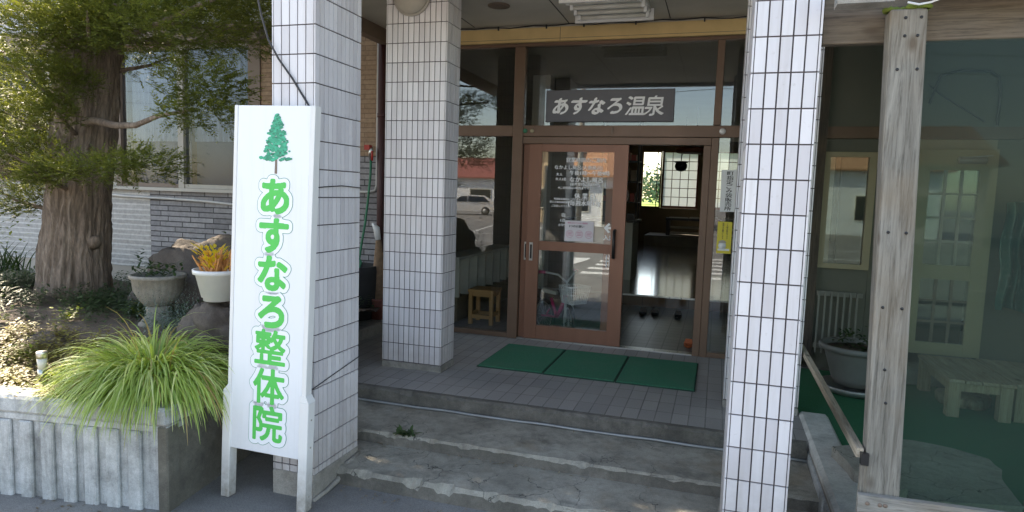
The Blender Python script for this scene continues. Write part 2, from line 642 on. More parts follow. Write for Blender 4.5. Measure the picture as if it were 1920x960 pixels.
M['film'] = mat_glass('tinted_vinyl', (0.75, 0.835, 0.795), 0.0, 1.16, 0.075, (0.16, 0.23, 0.205))
M['film_side'] = mat_glass('old_vinyl', (0.84, 0.90, 0.87), 0.0, 1.0, 0.05, (0.13, 0.22, 0.19))
M['timber'] = mat_wood_grey('weathered_timber', 2, (0.095, 0.085, 0.068), (0.36, 0.34, 0.295), 0.45)
M['timber_x'] = mat_wood_grey('weathered_rail', 0)
M['timber_y'] = mat_wood_grey('sunlit_side_rail', 1, (0.28, 0.23, 0.17), (0.60, 0.52, 0.40))  # paler timber: sunlight on the rail is put into the colour
M['timber_dark'] = mat_wood_grey('dark_timber', 2, (0.045, 0.036, 0.03), (0.13, 0.105, 0.085), 0.2)
M['timber_beam'] = mat_wood_grey('brown_beam', 0, (0.07, 0.055, 0.04), (0.22, 0.175, 0.13), 0.35)
M['bench_wood'] = mat_wood_grey('bench_timber', 1, (0.26, 0.21, 0.15), (0.50, 0.43, 0.33), 0.4)
M['bench_leg'] = mat_wood_grey('bench_leg_timber', 2, (0.24, 0.20, 0.13), (0.46, 0.40, 0.28), 0.4)
M['stool'] = plain('honey_pine', (0.50, 0.27, 0.10), 0.5, 0.15, 6, stretch=(1, 1, 0.3))
M['bark'] = mat_bark()
M['leaf'] = mat_leaf('yew_leaf', (0.075, 0.098, 0.026), (0.19, 0.22, 0.06), (0.30, 0.32, 0.08), 0.5)
M['leaf_dk'] = mat_leaf('shrub_leaf', (0.02, 0.045, 0.015), (0.06, 0.11, 0.035), None, 0.3)
M['leaf_lime'] = mat_leaf('lime_leaf', (0.09, 0.14, 0.015), (0.28, 0.36, 0.03), (0.42, 0.42, 0.05), 0.4)
M['leaf_silver'] = mat_leaf('silver_leaf', (0.09, 0.13, 0.12), (0.22, 0.29, 0.27), None, 0.25)
M['leaf_rust'] = mat_leaf('rust_leaf', (0.12, 0.075, 0.025), (0.26, 0.25, 0.06), (0.42, 0.42, 0.08), 0.35)
M['blade'] = mat_leaf('variegated_blade', (0.20, 0.31, 0.08), (0.48, 0.60, 0.19), (0.74, 0.78, 0.46), 0.45, (0.40, 0.30, 0.14))
M['soil'] = mat_concrete('garden_soil', (0.06, 0.042, 0.03), (0.11, 0.08, 0.058), (0.19, 0.145, 0.105), 1.0)
M['rock'] = mat_concrete('dark_rock', (0.05, 0.041, 0.035), (0.09, 0.072, 0.06), (0.16, 0.13, 0.105), 1.0, moss=0.6)
M['slab'] = mat_concrete('slab_stone', (0.24, 0.23, 0.2), (0.33, 0.32, 0.28), (0.42, 0.4, 0.36), 0.5, cracks=True)
M['pot_white'] = plain('white_plastic_pot', (0.66, 0.67, 0.66), 0.45, 0.07, 8)
M['pot_grey'] = mat_concrete('cast_stone_pot', (0.15, 0.135, 0.11), (0.24, 0.22, 0.185), (0.33, 0.31, 0.27), 0.5)
M['siding_smooth'] = mat_siding('light_coursed_siding', 2.4, 0.062, (0.40, 0.38, 0.36), (0.46, 0.44, 0.42), (0.62, 0.60, 0.57), 0.0, 0.010)
M['siding_stone'] = mat_siding('grey_ledgestone', 0.33, 0.062, (0.22, 0.21, 0.215), (0.36, 0.345, 0.35), (0.075, 0.07, 0.072), 0.37, 0.006, 1.7, 0.8)
M['siding_brown'] = mat_siding('brown_brick_siding', 0.26, 0.05, (0.30, 0.20, 0.13), (0.37, 0.255, 0.17), (0.24, 0.16, 0.105), 0.5, 0.005)
M['foundation'] = plain('foundation_render', (0.50, 0.44, 0.37), 0.9, 0.12, 2, 0.3)
M['wall_pale'] = plain('pale_upper_wall', (0.60, 0.61, 0.66), 0.8, 0.05, 2)
M['lintel'] = plain('brown_lintel', (0.20, 0.145, 0.11), 0.6, 0.12, 3)
M['curtain'] = plain('lace_curtain', (0.46, 0.51, 0.57), 0.9, 0.10, 2, stretch=(14, 14, 0.2))
M['reflection_dk'] = plain('dim_reflection_grey', (0.15, 0.16, 0.20), 0.9, 0.06, 2)  # dim window reflection put into the colour
M['downpipe'] = plain('dark_red_pipe', (0.075, 0.03, 0.03), 0.5)
M['conduit'] = plain('grey_conduit', (0.55, 0.53, 0.5), 0.5)
M['hose'] = plain('green_hose', (0.02, 0.19, 0.10), 0.4)
M['red'] = plain('red_plastic', (0.45, 0.04, 0.03), 0.4)
M['wall_in'] = plain('interior_wall', (0.42, 0.36, 0.27), 0.8, 0.08, 2)
M['wall_olive'] = plain('olive_wall', (0.20, 0.16, 0.10), 0.8, 0.1, 2)
M['red_wood'] = plain('red_brown_wood', (0.22, 0.07, 0.03), 0.5, 0.2, 4, stretch=(1, 1, 0.2))
M['paper'] = None
M['panel_white'] = plain('white_panel', (0.62, 0.60, 0.53), 0.6, 0.06, 4)
M['cream'] = plain('cream_door', (0.36, 0.31, 0.20), 0.5, 0.07, 3)
M['dim_wall'] = plain('grey_green_wall', (0.15, 0.15, 0.122), 0.8, 0.1, 2)
M['pink'] = plain('pink_enamel', (0.80, 0.04, 0.20), 0.3, 0.06)
M['rubber'] = plain('rubber', (0.03, 0.03, 0.03), 0.8)
M['rose_pot'] = plain('terracotta', (0.22, 0.075, 0.055), 0.7)
M['letter_white'] = plain('white_vinyl_lettering', (0.88, 0.88, 0.88), 0.5, 0.03)
M['letter_black'] = plain('black_lettering', (0.03, 0.03, 0.035), 0.6, 0.1)
M['board_grey'] = plain('slate_grey_board', (0.115, 0.115, 0.13), 0.5, 0.08, 4)
M['letter_silver'] = plain('pale_brush_lettering', (0.88, 0.89, 0.9), 0.5, 0.05)
M['poster'] = plain('poster_paper', (0.72, 0.68, 0.71), 0.6, 0.04)
M['yellow'] = plain('yellow_sticker', (0.72, 0.60, 0.06), 0.5, 0.06)
M['pinkline'] = plain('pink_print', (0.55, 0.16, 0.28), 0.6)
M['roof_orange'] = mat_siding('orange_roof_tile', 0.3, 0.12, (0.44, 0.22, 0.12), (0.52, 0.29, 0.17), (0.22, 0.1, 0.05))
M['roof_red'] = plain('red_roof', (0.32, 0.11, 0.085), 0.6, 0.12, 2)
M['house_white'] = plain('house_render', (0.72, 0.74, 0.76), 0.8, 0.06, 1)
M['house_tan'] = mat_siding('tan_house_siding', 0.22, 2.0, (0.60, 0.44, 0.28), (0.56, 0.40, 0.25), (0.38, 0.27, 0.17), 0.0, 0.02)
M['car_white'] = plain('car_paint', (0.80, 0.80, 0.78), 0.2, 0.03)
M['car_glass'] = plain('car_glass', (0.03, 0.035, 0.04), 0.08)
M['field'] = mat_turf('rice_field', (0.16, 0.26, 0.03), (0.28, 0.40, 0.06), 3)
M['lamp_tube'] = plain('unlit_tube', (0.66, 0.64, 0.58), 0.4)
M['lamp_grey'] = plain('lamp_cover', (0.40, 0.37, 0.32), 0.45)
M['tatami'] = plain('straw_platform', (0.34, 0.33, 0.29), 0.7)
M['orange_plastic'] = plain('orange_slipper', (0.45, 0.11, 0.035), 0.5)
M['picket'] = plain('dull_picket_paint', (0.24, 0.24, 0.21), 0.7)
M['moss'] = mat_turf('green_moss', (0.10, 0.14, 0.02), (0.22, 0.27, 0.04), 60)


def mat_paper():
    t = NT('shoji_paper')
    t.base((0.8, 0.76, 0.66))
    t.rough(0.9)
    tl = t.n('ShaderNodeBsdfTranslucent')
    tl.inputs[0].default_value = (0.62, 0.66, 0.68, 1)
    mx = t.n('ShaderNodeMixShader')
    mx.inputs[0].default_value = 0.6
    t.l(t.p.outputs[0], mx.inputs[1])
    t.l(tl.outputs[0], mx.inputs[2])
    t.l(mx.outputs[0], t.out.inputs[0])
    return t.mat


def mat_woodfloor():
    t = NT('polished_floor')
    v = t.obj()
    br = t.n('ShaderNodeTexBrick', offset=0.5)
    br.inputs['Scale'].default_value = 1.0
    br.inputs['Brick Width'].default_value = 0.3
    br.inputs['Row Height'].default_value = 0.3
    br.inputs['Mortar Size'].default_value = 0.004
    br.inputs['Color1'].default_value = (0.10, 0.06, 0.035, 1)
    br.inputs['Color2'].default_value = (0.14, 0.085, 0.05, 1)
    br.inputs['Mortar'].default_value = (0.05, 0.03, 0.02, 1)
    t.l(v, br.inputs['Vector'])
    t.base(br.outputs['Color'])
    t.rough(0.14)
    t.p.inputs['Coat Weight'].default_value = 0.6
    t.p.inputs['Coat Roughness'].default_value = 0.1
    t.bump(t.math('ADD', t.noise(v, 5, 3), t.math('MULTIPLY', br.outputs['Fac'], -0.4)), 0.10, 0.02)
    return t.mat


def mat_entry_tile():
    t = NT('entry_tile')
    v = t.obj()
    br = t.n('ShaderNodeTexBrick', offset=0.0)
    br.inputs['Scale'].default_value = 1.0
    br.inputs['Brick Width'].default_value = 0.15
    br.inputs['Row Height'].default_value = 0.15
    br.inputs['Mortar Size'].default_value = 0.006
    br.inputs['Color1'].default_value = (0.13, 0.125, 0.12, 1)
    br.inputs['Color2'].default_value = (0.17, 0.16, 0.15, 1)
    br.inputs['Mortar'].default_value = (0.05, 0.05, 0.05, 1)
    t.l(v, br.inputs['Vector'])
    t.base(br.outputs['Color'])
    t.rough(0.35)
    return t.mat


M['paper'] = mat_paper()


def mat_roof_sheet():
    t = NT('translucent_roof_sheet')
    t.base((0.22, 0.25, 0.21))
    t.rough(0.8)
    tl = t.n('ShaderNodeBsdfTranslucent')
    tl.inputs[0].default_value = (0.34, 0.36, 0.30, 1)
    mx = t.n('ShaderNodeMixShader')
    mx.inputs[0].default_value = 0.55
    t.l(t.p.outputs[0], mx.inputs[1])
    t.l(tl.outputs[0], mx.inputs[2])
    t.l(mx.outputs[0], t.out.inputs[0])
    return t.mat


M['roof_sheet'] = mat_roof_sheet()
M['woodfloor'] = mat_woodfloor()
M['entry_tile'] = mat_entry_tile()


# ------------------------------------------------------------------ lettering
def glyph_tris(s, res=6):
    cu = bpy.data.curves.new('tmp', 'FONT')
    cu.body = s
    cu.resolution_u = res
    o = bpy.data.objects.new('tmp', cu)
    C.objects.link(o)
    bpy.context.view_layer.update()
    me = bpy.data.meshes.new_from_object(o.evaluated_get(bpy.context.evaluated_depsgraph_get()))
    me.calc_loop_triangles()
    v = np.array([tuple(x.co)[:2] for x in me.vertices])
    t = np.array([tuple(x.vertices) for x in me.loop_triangles])
    bpy.data.objects.remove(o)
    bpy.data.curves.remove(cu)
    bpy.data.meshes.remove(me)
    return v, t


def text_mb(s, mid, width=None, height=None, y=0.0, vertical_step=None, em=None, thick=0.0016, bold=0.0):
    """flat lettering facing -Y, centred on mid=(x,z); em = size of one character"""
    m = MB()
    v, t = glyph_tris(s)
    lo, hi = v.min(0), v.max(0)
    k = em if em else (height / (hi[1] - lo[1]))
    kx = k if width is None else width / (hi[0] - lo[0])
    shifts = [0.0] if not bold else [-bold, bold]
    for n_, b in enumerate(shifts):
        P = [((p[0] - (lo[0] + hi[0]) / 2) * kx + mid[0] + b, y - n_ * 0.0004, (p[1] - (lo[1] + hi[1]) / 2) * k + mid[1]) for p in v]
        m.add(P, [tuple(x) for x in t], 0.5)
    return m


def distance_glyph(s, N=96, nib=None):
    """grid of distances (em units) to the glyph drawn in a 1.5 em box"""
    v, t = glyph_tris(s, 8)
    lo, hi = v.min(0), v.max(0)
    c = (lo + hi) / 2
    L = 0.72
    g = (np.arange(N) + 0.5) / N * 2 * L - L
    X, Y = np.meshgrid(g, g)
    inside = np.zeros((N, N), bool)
    for a, b, d in t:
        p0, p1, p2 = v[a] - c, v[b] - c, v[d] - c
        den = (p1[1] - p2[1]) * (p0[0] - p2[0]) + (p2[0] - p1[0]) * (p0[1] - p2[1])
        if abs(den) < 1e-12:
            continue
        w0 = ((p1[1] - p2[1]) * (X - p2[0]) + (p2[0] - p1[0]) * (Y - p2[1])) / den
        w1 = ((p2[1] - p0[1]) * (X - p2[0]) + (p0[0] - p2[0]) * (Y - p2[1])) / den
        inside |= (w0 >= -1e-6) & (w1 >= -1e-6) & (w0 + w1 <= 1 + 1e-6)
    step = 2 * L / N
    Rm = int(0.2 / step)
    D = np.full((N, N), 9.0)
    for dy in range(-Rm, Rm + 1):
        for dx in range(-Rm, Rm + 1):
            if nib:
                ca, sa = math.cos(nib[2]), math.sin(nib[2])
                ax, ay = (dx * ca + dy * sa) / nib[0], (-dx * sa + dy * ca) / nib[1]
                d = math.hypot(ax, ay) * step
            else:
                d = math.hypot(dx, dy) * step
            if d > 0.22:
                continue
            sh = np.zeros_like(inside)
            ys, ye = max(0, dy), min(N, N + dy)
            xs, xe = max(0, dx), min(N, N + dx)
            sh[ys:ye, xs:xe] = inside[ys - dy:ye - dy, xs - dx:xe - dx]
            D[sh & (D > d)] = d
    return D, g


def contour_mb(D, g, level, mid, em, y, thick, m=None):
    """solid region D<level as a thin relief (front faces only plus rim), facing -Y"""
    m = m or MB()
    N = len(g)
    V, F, cache = [], [], {}

    def vert(x, z):
        k = (round(x, 6), round(z, 6))
        if k not in cache:
            cache[k] = len(V)
            V.append((mid[0] + x * em, y, mid[1] + z * em))
        return cache[k]
    ins = D < level
    for j in range(N - 1):
        run = None
        for i in range(N):
            full = i < N - 1 and ins[j, i] and ins[j, i + 1] and ins[j + 1, i] and ins[j + 1, i + 1]
            if full:
                if run is None:
                    run = i
                continue
            if run is not None:
                F.append([vert(g[run], g[j]), vert(g[i], g[j]), vert(g[i], g[j + 1]), vert(g[run], g[j + 1])])
                run = None
            if i == N - 1:
                break
            q = [(i, j), (i + 1, j), (i + 1, j + 1), (i, j + 1)]
            if not any(ins[b, a] for a, b in q):
                continue
            poly = []
            for n_ in range(4):
                (a, b), (c, d) = q[n_], q[(n_ + 1) % 4]
                if ins[b, a]:
                    poly.append(vert(g[a], g[b]))
                if ins[b, a] != ins[d, c]:
                    e0, e1 = D[b, a], D[d, c]
                    e0, e1 = min(e0, level + 0.05), min(e1, level + 0.05)
                    t = (level - e0) / (e1 - e0) if abs(e1 - e0) > 1e-9 else 0.5
                    t = min(0.97, max(0.03, t))
                    poly.append(vert(g[a] + (g[c] - g[a]) * t, g[b] + (g[d] - g[b]) * t))
            if len(set(poly)) >= 3:
                F.append(poly)
    m.add(V, [tuple(f) for f in F], 0.5)
    return m


# ------------------------------------------------------------------ ground and steps
def sheet(name, mat, x0, x1, y0, y1, z, n=1):
    m = MB()
    m.add([(x0, y0, z), (x1, y0, z), (x1, y1, z), (x0, y1, z)], [(0, 1, 2, 3)])
    return setting(m.build(name, mat))


GZ = -0.275
sheet('ground', M['asphalt'], -400, 400, -300, 24, GZ)
sheet('field', M['field'], -600, 600, 24.0, 900, GZ + 0.02)


def rough_strip(name, mat, x0, x1, y0, y1, z0, z1, chips=0.012, seed=1, nseg=90):
    """a step: block with a worn, chipped front edge (profile varies along X)"""
    m = MB()
    vs, fs = [], []
    for i in range(nseg + 1):
        x = x0 + (x1 - x0) * i / nseg
        n1 = noise.noise(Vector((x * 9, seed * 7.1, 0))) + 0.6 * noise.noise(Vector((x * 31, seed * 3.3, 2)))
        n2 = noise.noise(Vector((x * 14, seed * 5.7, 5)))
        c = chips * (0.9 + 1.1 * max(0, n1) * 2)
        vs += [(x, y0 + 0.004 * n2, z0), (x, y0 + 0.35 * chips * n2, z1 - c), (x, y0 + c * 1.1, z1 - 0.003 * abs(n2)), (x, y0 + 0.06, z1), (x, y1, z1)]
        if i:
            a, b = (i - 1) * 5, i * 5
            fs += [(a + k, b + k, b + k + 1, a + k + 1) for k in range(4)]
    m.add(vs, fs)
    o = m.build(name, mat)
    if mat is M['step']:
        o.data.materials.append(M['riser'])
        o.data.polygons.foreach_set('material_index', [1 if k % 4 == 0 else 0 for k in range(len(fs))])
    return setting(o)


# upper level porch
rough_strip('porch_floor', M['paver'], -3.2, 0.62, 4.28, 6.262, -0.12, 0.0, 0.008, 1)
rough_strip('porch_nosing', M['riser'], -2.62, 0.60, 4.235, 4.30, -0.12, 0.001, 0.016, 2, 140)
rough_strip('upper_step', M['step'], -2.62, 0.60, 3.70, 4.24, -0.19, -0.105, 0.014, 3, 120)
rough_strip('lower_step', M['step'], -2.30, 0.60, 3.27, 3.72, -0.30, -0.180, 0.022, 4, 120)
t = MB()
t.tube([(-2.6 + i * 0.1, 4.213 + 0.003 * math.sin(i * 1.7), -0.094 + 0.002 * math.sin(i * 0.9)) for i in range(33)], 0.009, 8)
tag(t.build('edge_pipe', M['galv'], org=(-1, 4.21, -0.094)), 'thin grey metal pipe lying along the foot of the porch edge', 'pipe')

# weed in the crack
def leaf_blade(m, p, d, length, width, droop=0.4, seg=3, rnd=None, up=Vector((0, 0, 1))):
    p, d = Vector(p), Vector(d).normalized()
    s = d.cross(up)
    if s.length < 1e-3:
        s = Vector((1, 0, 0))
    s.normalize()
    vs, fs = [], []
    for i in range(seg + 1):
        t_ = i / seg
        w = width * math.sin(math.pi * min(0.97, 0.12 + 0.86 * t_)) * 0.5
        vs += [tuple(p - s * w), tuple(p + s * w)]
        p = p + d * (length / seg)
        d = (d + Vector((0, 0, -droop / seg))).normalized()
        if i:
            fs.append((2 * i - 2, 2 * i - 1, 2 * i + 1, 2 * i))
    m.add(vs, fs, rnd, True)


w = MB()
for i in range(60):
    a = R.uniform(0, 6.28)
    leaf_blade(w, (-1.83 + R.uniform(-.06, .06), 3.715 + R.uniform(-.01, .03), -0.105), (math.cos(a), math.sin(a) * 0.6 - .2, R.uniform(.3, 1.2)), R.uniform(.03, .075), R.uniform(.012, .022), 1.2)
tag(w.build('weed', M['leaf_dk'], org=(-1.83, 3.72, -0.105)), 'small green weed growing from the crack between the concrete steps', 'weed')

# mats
xs = [(-1.858, -1.288), (-1.284, -0.70), (-0.696, -0.088)]
labs = ['green entrance mat at the pillar end of the row of three', 'green entrance mat in the middle of the row of three', 'green entrance mat below the open doorway, at the end of the row']
for (a, b), lb in zip(xs, labs):
    o = thing('door_mat', lb, 'mat', ((a + b) / 2, 5.53, 0), 'green mats laid in a row at the door')
    dy = R.uniform(-.008, .008)
    bx('mat_pile', M['mat'], o, a + .008, b - .008, 5.10 + dy, 5.965 + dy, 0.004, 0.015, ch=0.004)
    bx('mat_border', M['mat_edge'], o, a, b, 5.09 + dy, 5.975 + dy, 0.001, 0.009)


# ------------------------------------------------------------------ tiled pillars
def pillar(label, x0, x1, y0, y1, zb, zt, nx, ny, plinth_top, seed):
    rr = random.Random(seed)
    root = thing('tiled_pillar', label, 'pillar', ((x0 + x1) / 2, (y0 + y1) / 2, zb), 'white tiled pillars of the porch')
    bx('pillar_core', M['grout'], root, x0 + .007, x1 - .007, y0 + .007, y1 - .007, plinth_top, zt)
    m = MB()
    j = 0.0066
    z = 0.055 - 0.15 * 3
    while z < zt:
        za, zb2 = max(z + j / 2, plinth_top + .002), min(z + 0.15 - j / 2, zt)
        if zb2 - za > 0.02:
            for face in range(4):
                n = nx if face % 2 == 0 else ny
                L0, L1 = (x0, x1) if face % 2 == 0 else (y0, y1)
                corner = 0.0085 if face % 2 == 0 else 0.0
                pitch = (L1 - L0 - 2 * corner) / n
                for k in range(n):
                    a = L0 + corner + k * pitch + j / 2
                    b = a + pitch - j
                    if face % 2 == 1:
                        if k == 0: a = L0
                        if k == n - 1: b = L1
                    dt = rr.gauss(0, 0.0006)
                    e = [rr.gauss(0, 0.00035) for _ in range(4)]
                    q = rr.random()
                    if rr.random() < 0.06: q *= 0.3
                    th = 0.008
                    if face == 0:
                        f_ = [(a, y0 + e[0], za), (b, y0 + e[1], za), (b, y0 + e[2], zb2), (a, y0 + e[3], zb2)]
                        g_ = [(p[0], y0 + th, p[2]) for p in f_]
                    elif face == 2:
                        f_ = [(b, y1, za), (a, y1, za), (a, y1, zb2), (b, y1, zb2)]
                        g_ = [(p[0], y1 - th, p[2]) for p in f_]
                    elif face == 1:
                        f_ = [(x1 + e[0], a, za), (x1 + e[1], b, za), (x1 + e[2], b, zb2), (x1 + e[3], a, zb2)]
                        g_ = [(x1 - th, p[1], p[2]) for p in f_]
                    else:
                        f_ = [(x0, b, za), (x0, a, za), (x0, a, zb2), (x0, b, zb2)]
                        g_ = [(x0 + th, p[1], p[2]) for p in f_]
                    m.add(f_ + g_, [(0, 1, 2, 3), (0, 4, 5, 1), (1, 5, 6, 2), (2, 6, 7, 3), (3, 7, 4, 0)], q)
        z += 0.15
    m.build('tile_cladding', M['tile'], root)
    p = MB()
    N = 26
    # rough plinth
    d = 0.004
    p.box(x0 - d, x1 + d, y0 - d, y1 + d, zb - 0.05, plinth_top, ch=0.006)
    p.build('plinth', M['plinth'], root)
    return root


P_L = pillar('white tiled pillar behind the tall green and white sign', -2.322, -2.055, 3.05, 3.51, GZ, 3.06, 5, 11, -0.135, 3)
P_M = pillar('broad white tiled pillar standing on the porch with a round lamp at its top', -2.585, -2.062, 4.80, 5.07, 0.0, 3.06, 11, 5, 0.05, 5)
P_R = pillar('white tiled pillar beside the grey timber post of the terrace', 0.098, 0.367, 3.05, 3.51, GZ, 3.06, 5, 11, -0.135, 9)
P_B = pillar('white tiled pillar mostly hidden behind the pillar next to the timber post', 0.112, 0.60, 4.80, 5.07, 0.0, 3.06, 10, 5, 0.05, 13)
# mortar bead along the left pillar foot
m = MB()
m.tube([(-2.045, 3.03, GZ + .004), (-2.04, 3.16, -0.262), (-2.04, 3.26, -0.25), (-2.035, 3.36, -0.185), (-2.04, 3.5, -0.175)], [.012, .014, .016, .016, .012], 7)
m.build('mortar_bead', M['plinth'], P_L)

# ------------------------------------------------------------------ canopy
canopy = thing('entrance_canopy', 'flat porch roof with pale ceiling boards and a yellowed beam above the glass front', 'canopy', (-1.3, 4.7, 3.05))
bx('ceiling_panel', M['ceiling'], canopy, -3.30, 0.72, 2.95, 6.255, 3.062, 3.10)
bx('roof_slab', M['plinth'], canopy, -3.36, 0.78, 2.88, 6.25, 3.105, 3.45)
bx('fascia', M['lintel'], canopy, -3.40, -3.302, 2.88, 6.24, 2.93, 3.10)
bx('front_fascia', M['wall_pale'], canopy, -3.30, 0.78, 2.86, 2.948, 3.02, 3.44)
m = MB()
for x in (-2.38, -1.437, -0.51, 0.42):
    m.box(x - .004, x + .004, 2.95, 6.20, 3.0585, 3.0640)
m.build('ceiling_joint', M['ceiling_joint'], canopy)
bx('yellowed_beam', M['cream_beam'], canopy, -3.2, 0.74, 6.215, 6.255, 2.905, 3.035)
bx('beam_trim', M['ceiling'], canopy, -3.2, 0.74, 6.235, 6.258, 3.037, 3.060)
m = MB()
for x in (-1.52, ):
    m.box(x - .002, x + .002, 6.2135, 6.216, 2.906, 3.034)
m.box(-3.2, .74, 6.2135, 6.2155, 2.928, 2.931)
m.build('beam_seam', M['ceiling_joint'], canopy)
m = MB()
m.tube([(-3.1 + i * 0.12, 6.205, 3.046 + 0.006 * math.sin(i * 1.9) - 0.004 * math.cos(i * .7)) for i in range(33)], 0.0055, 6)
for i in (3, 8, 12, 15, 19, 24, 28):
    m.box(-3.1 + i * .12, -3.088 + i * .12, 6.198, 6.215, 3.02, 3.055)
o = m.build('wire', M['cable'], org=(-1.2, 6.2, 3.045))
tag(o, 'dark wire clipped along the top of the yellowed beam', 'wire')
m = MB()
m.lathe([(0.075, 0.0), (0.095, 0.004), (0.095, 0.012), (0.06, 0.014)], (-1.90, 5.52, 3.047), 28)
tag(m.build('ceiling_vent', M['lintel'], org=(-1.9, 5.52, 3.05)), 'round brown recessed fitting in the porch ceiling', 'ceiling fitting')

lamp = thing('ceiling_light', 'rectangular white ceiling light with bare unlit fluorescent tubes', 'light', (-0.96, 5.55, 3.06))
bx('housing', M['white_metal'], lamp, -1.27, -0.645, 5.30, 5.83, 3.02, 3.061)
bx('side_panel', M['white_metal'], lamp, -1.30, -0.62, 5.225, 5.25, 2.965, 3.061)
bx('side_panel', M['white_metal'], lamp, -1.30, -0.62, 5.845, 5.87, 2.965, 3.061)
for k in range(4):
    y = 5.32 + k * 0.155
    t_ = MB()
    t_.tube([(-1.235, y, 2.99), (-0.68, y, 2.99)], 0.017, 12)
    tb = t_.build('fluorescent_tube', M['lamp_tube'], lamp)
    bx('socket', M['white_metal'], tb, -1.262, -1.236, y - .016, y + .016, 2.972, 3.019)
    bx('socket', M['white_metal'], tb, -0.679, -0.653, y - .016, y + .016, 2.972, 3.019)
dome = thing('dome_light', 'round grey dome lamp at the top of the broad porch pillar', 'light', (-2.36, 4.74, 2.93))
m = MB()
m.m = Matrix.Translation((-2.36, 4.798, 2.96)) @ Matrix.Rotation(math.radians(90), 4, 'X')
m.lathe([(.155, .0), (.16, .015), (.155, .03)], n=40)
m.build('lamp_base', M['lamp_grey'], dome)
m = MB()
m.m = Matrix.Translation((-2.36, 4.768, 2.96)) @ Matrix.Rotation(math.radians(90), 4, 'X')
m.lathe([(.148 * math.cos(a), .085 * math.sin(a)) for a in [i * math.pi / 2 / 10 for i in range(10)]] + [(0.01, .085)], n=40)
m.build('lamp_shade', M['lamp_grey'], dome)

# ------------------------------------------------------------------ entrance screen and sliding doors
screen = thing('entrance_screen', 'bronze framed glass front with transom around the sliding doors', 'glass front', (-0.95, 6.3, 0))
FY0, FY1 = 6.262, 6.345


def frame(nm, *b):
    return bx(nm, M['brown2'], screen, *b, ch=0.003)


frame('post', -1.972, -1.868, FY0 - .004, FY1, 0.0, 2.87)
frame('post', -2.80, -2.74, FY0 - .004, FY1, 0.0, 2.87)
frame('post', -0.092, -0.028, FY0 - .004, FY1, 0.0, 2.012)
frame('mullion', -0.087, -0.024, FY0 - .004, FY1, 2.124, 2.87)
frame('transom', -2.738, -1.974, FY0, FY1 - .003, 2.016, 2.121)
frame('transom', -1.866, 0.755, FY0, FY1 - .003, 2.016, 2.121)
frame('head_rail', -2.80, 0.755, FY0, FY1 - .003, 2.873, 2.905)
frame('door_head', -1.866, -0.094, FY0 + .004, FY1 + .04, 1.945, 2.013)
frame('jamb', -0.158, -0.094, FY0 + .002, FY1 + .04, 0.0, 1.943)
frame('sill', -2.738, -1.974, FY0, FY1, 0.003, 0.05)
frame('sill', -0.026, 0.755, FY0, FY1, 0.003, 0.05)
bx('door_track', M['steel'], screen, -1.866, -0.16, 6.262, 6.36, 0.002, 0.014)
bx('end_board', M['timber_dark'], screen, 0.757, 0.85, 6.23, 6.36, 0.09, 3.06)
for nm, b in dict(a=(-2.738, -1.974, 0.052, 2.014), b=(-2.738, -1.974, 2.123, 2.871), c=(-1.866, -0.089, 2.123, 2.871), d=(-0.022, 0.755, 2.123, 2.871), e=(-0.026, 0.755, 0.052, 2.014)).items():
    bx('pane', M['glass'], screen, b[0], b[1], 6.300, 6.305, b[2], b[3])
# little buttons on the transom
for x, mt, r_, lb in ((-1.845, 'hose', .022, 'small round green badge on the bronze transom'), (-1.775, 'cream', .02, 'small oval tan badge on the bronze transom'), (-0.005, 'white_metal', .027, 'small round white button on the bronze transom')):
    m = MB()
    m.m = Matrix.Translation((x, 6.262, 2.068)) @ Matrix.Rotation(math.radians(90), 4, 'X')
    m.lathe([(r_, 0), (r_, .006), (r_ * .7, .012)], n=20)
    tag(m.build('transom_badge', M[mt], org=(x, 6.26, 2.068)), lb, 'badge')
m = MB()
m.box(-1.003, -0.985, 6.25, 6.2615, 2.045, 2.10)
tag(m.build('door_catch', M['lintel'], org=(-1, 6.26, 2.07)), 'small brown catch in the middle of the transom', 'catch')


def sliding_door(label, x0, x1, y0, y1, lst=0.13, rst=0.135):
    d = thing('sliding_door', label, 'door', ((x0 + x1) / 2, y0, 0.015), 'brown sliding doors')
    g0, g1 = x0 + lst, x1 - rst
    bx('stile', M['brown'], d, x0, g0, y0, y1, .016, 1.942, ch=.003)
    bx('stile', M['brown'], d, g1, x1, y0, y1, .016, 1.942, ch=.003)
    bx('rail', M['brown'], d, g0, g1, y0 + .002, y1 - .002, .017, .156)
    bx('rail', M['brown'], d, g0, g1, y0 + .002, y1 - .002, .909, .998)
    bx('rail', M['brown'], d, g0, g1, y0 + .002, y1 - .002, 1.872, 1.941)
    bx('pane', M['glass'], d, g0, g1, y0 + .012, y0 + .017, .157, .908)
    bx('pane', M['glass'], d, g0, g1, y0 + .012, y0 + .017, .999, 1.871)
    pl = bx('finger_pull', M['steel'], d, x0 + .035, x0 + .07, y0 - .003, y0 + .002, .80, .98)
    bx('recess_shade', M['black'], pl, x0 + .043, x0 + .062, y0 - .004, y0 - .0028, .82, .96)  # flat black plate painted in for the shaded hollow of the pull
    return d, g0, g1


door_f, G0, G1 = sliding_door('brown sliding door with white writing on its glass and a black bar handle', -1.80, -0.83, 6.266, 6.298)
door_b, _, _ = sliding_door('brown sliding door slid behind the lettered door, only its pull edge showing', -1.864, -0.90, 6.306, 6.338)
m = MB()
m.tube([(-0.925, 6.266, .875), (-0.925, 6.215, .875), (-0.925, 6.215, 1.135), (-0.925, 6.266, 1.135)], .015, 8)
m.build('bar_handle', M['black'], door_f)
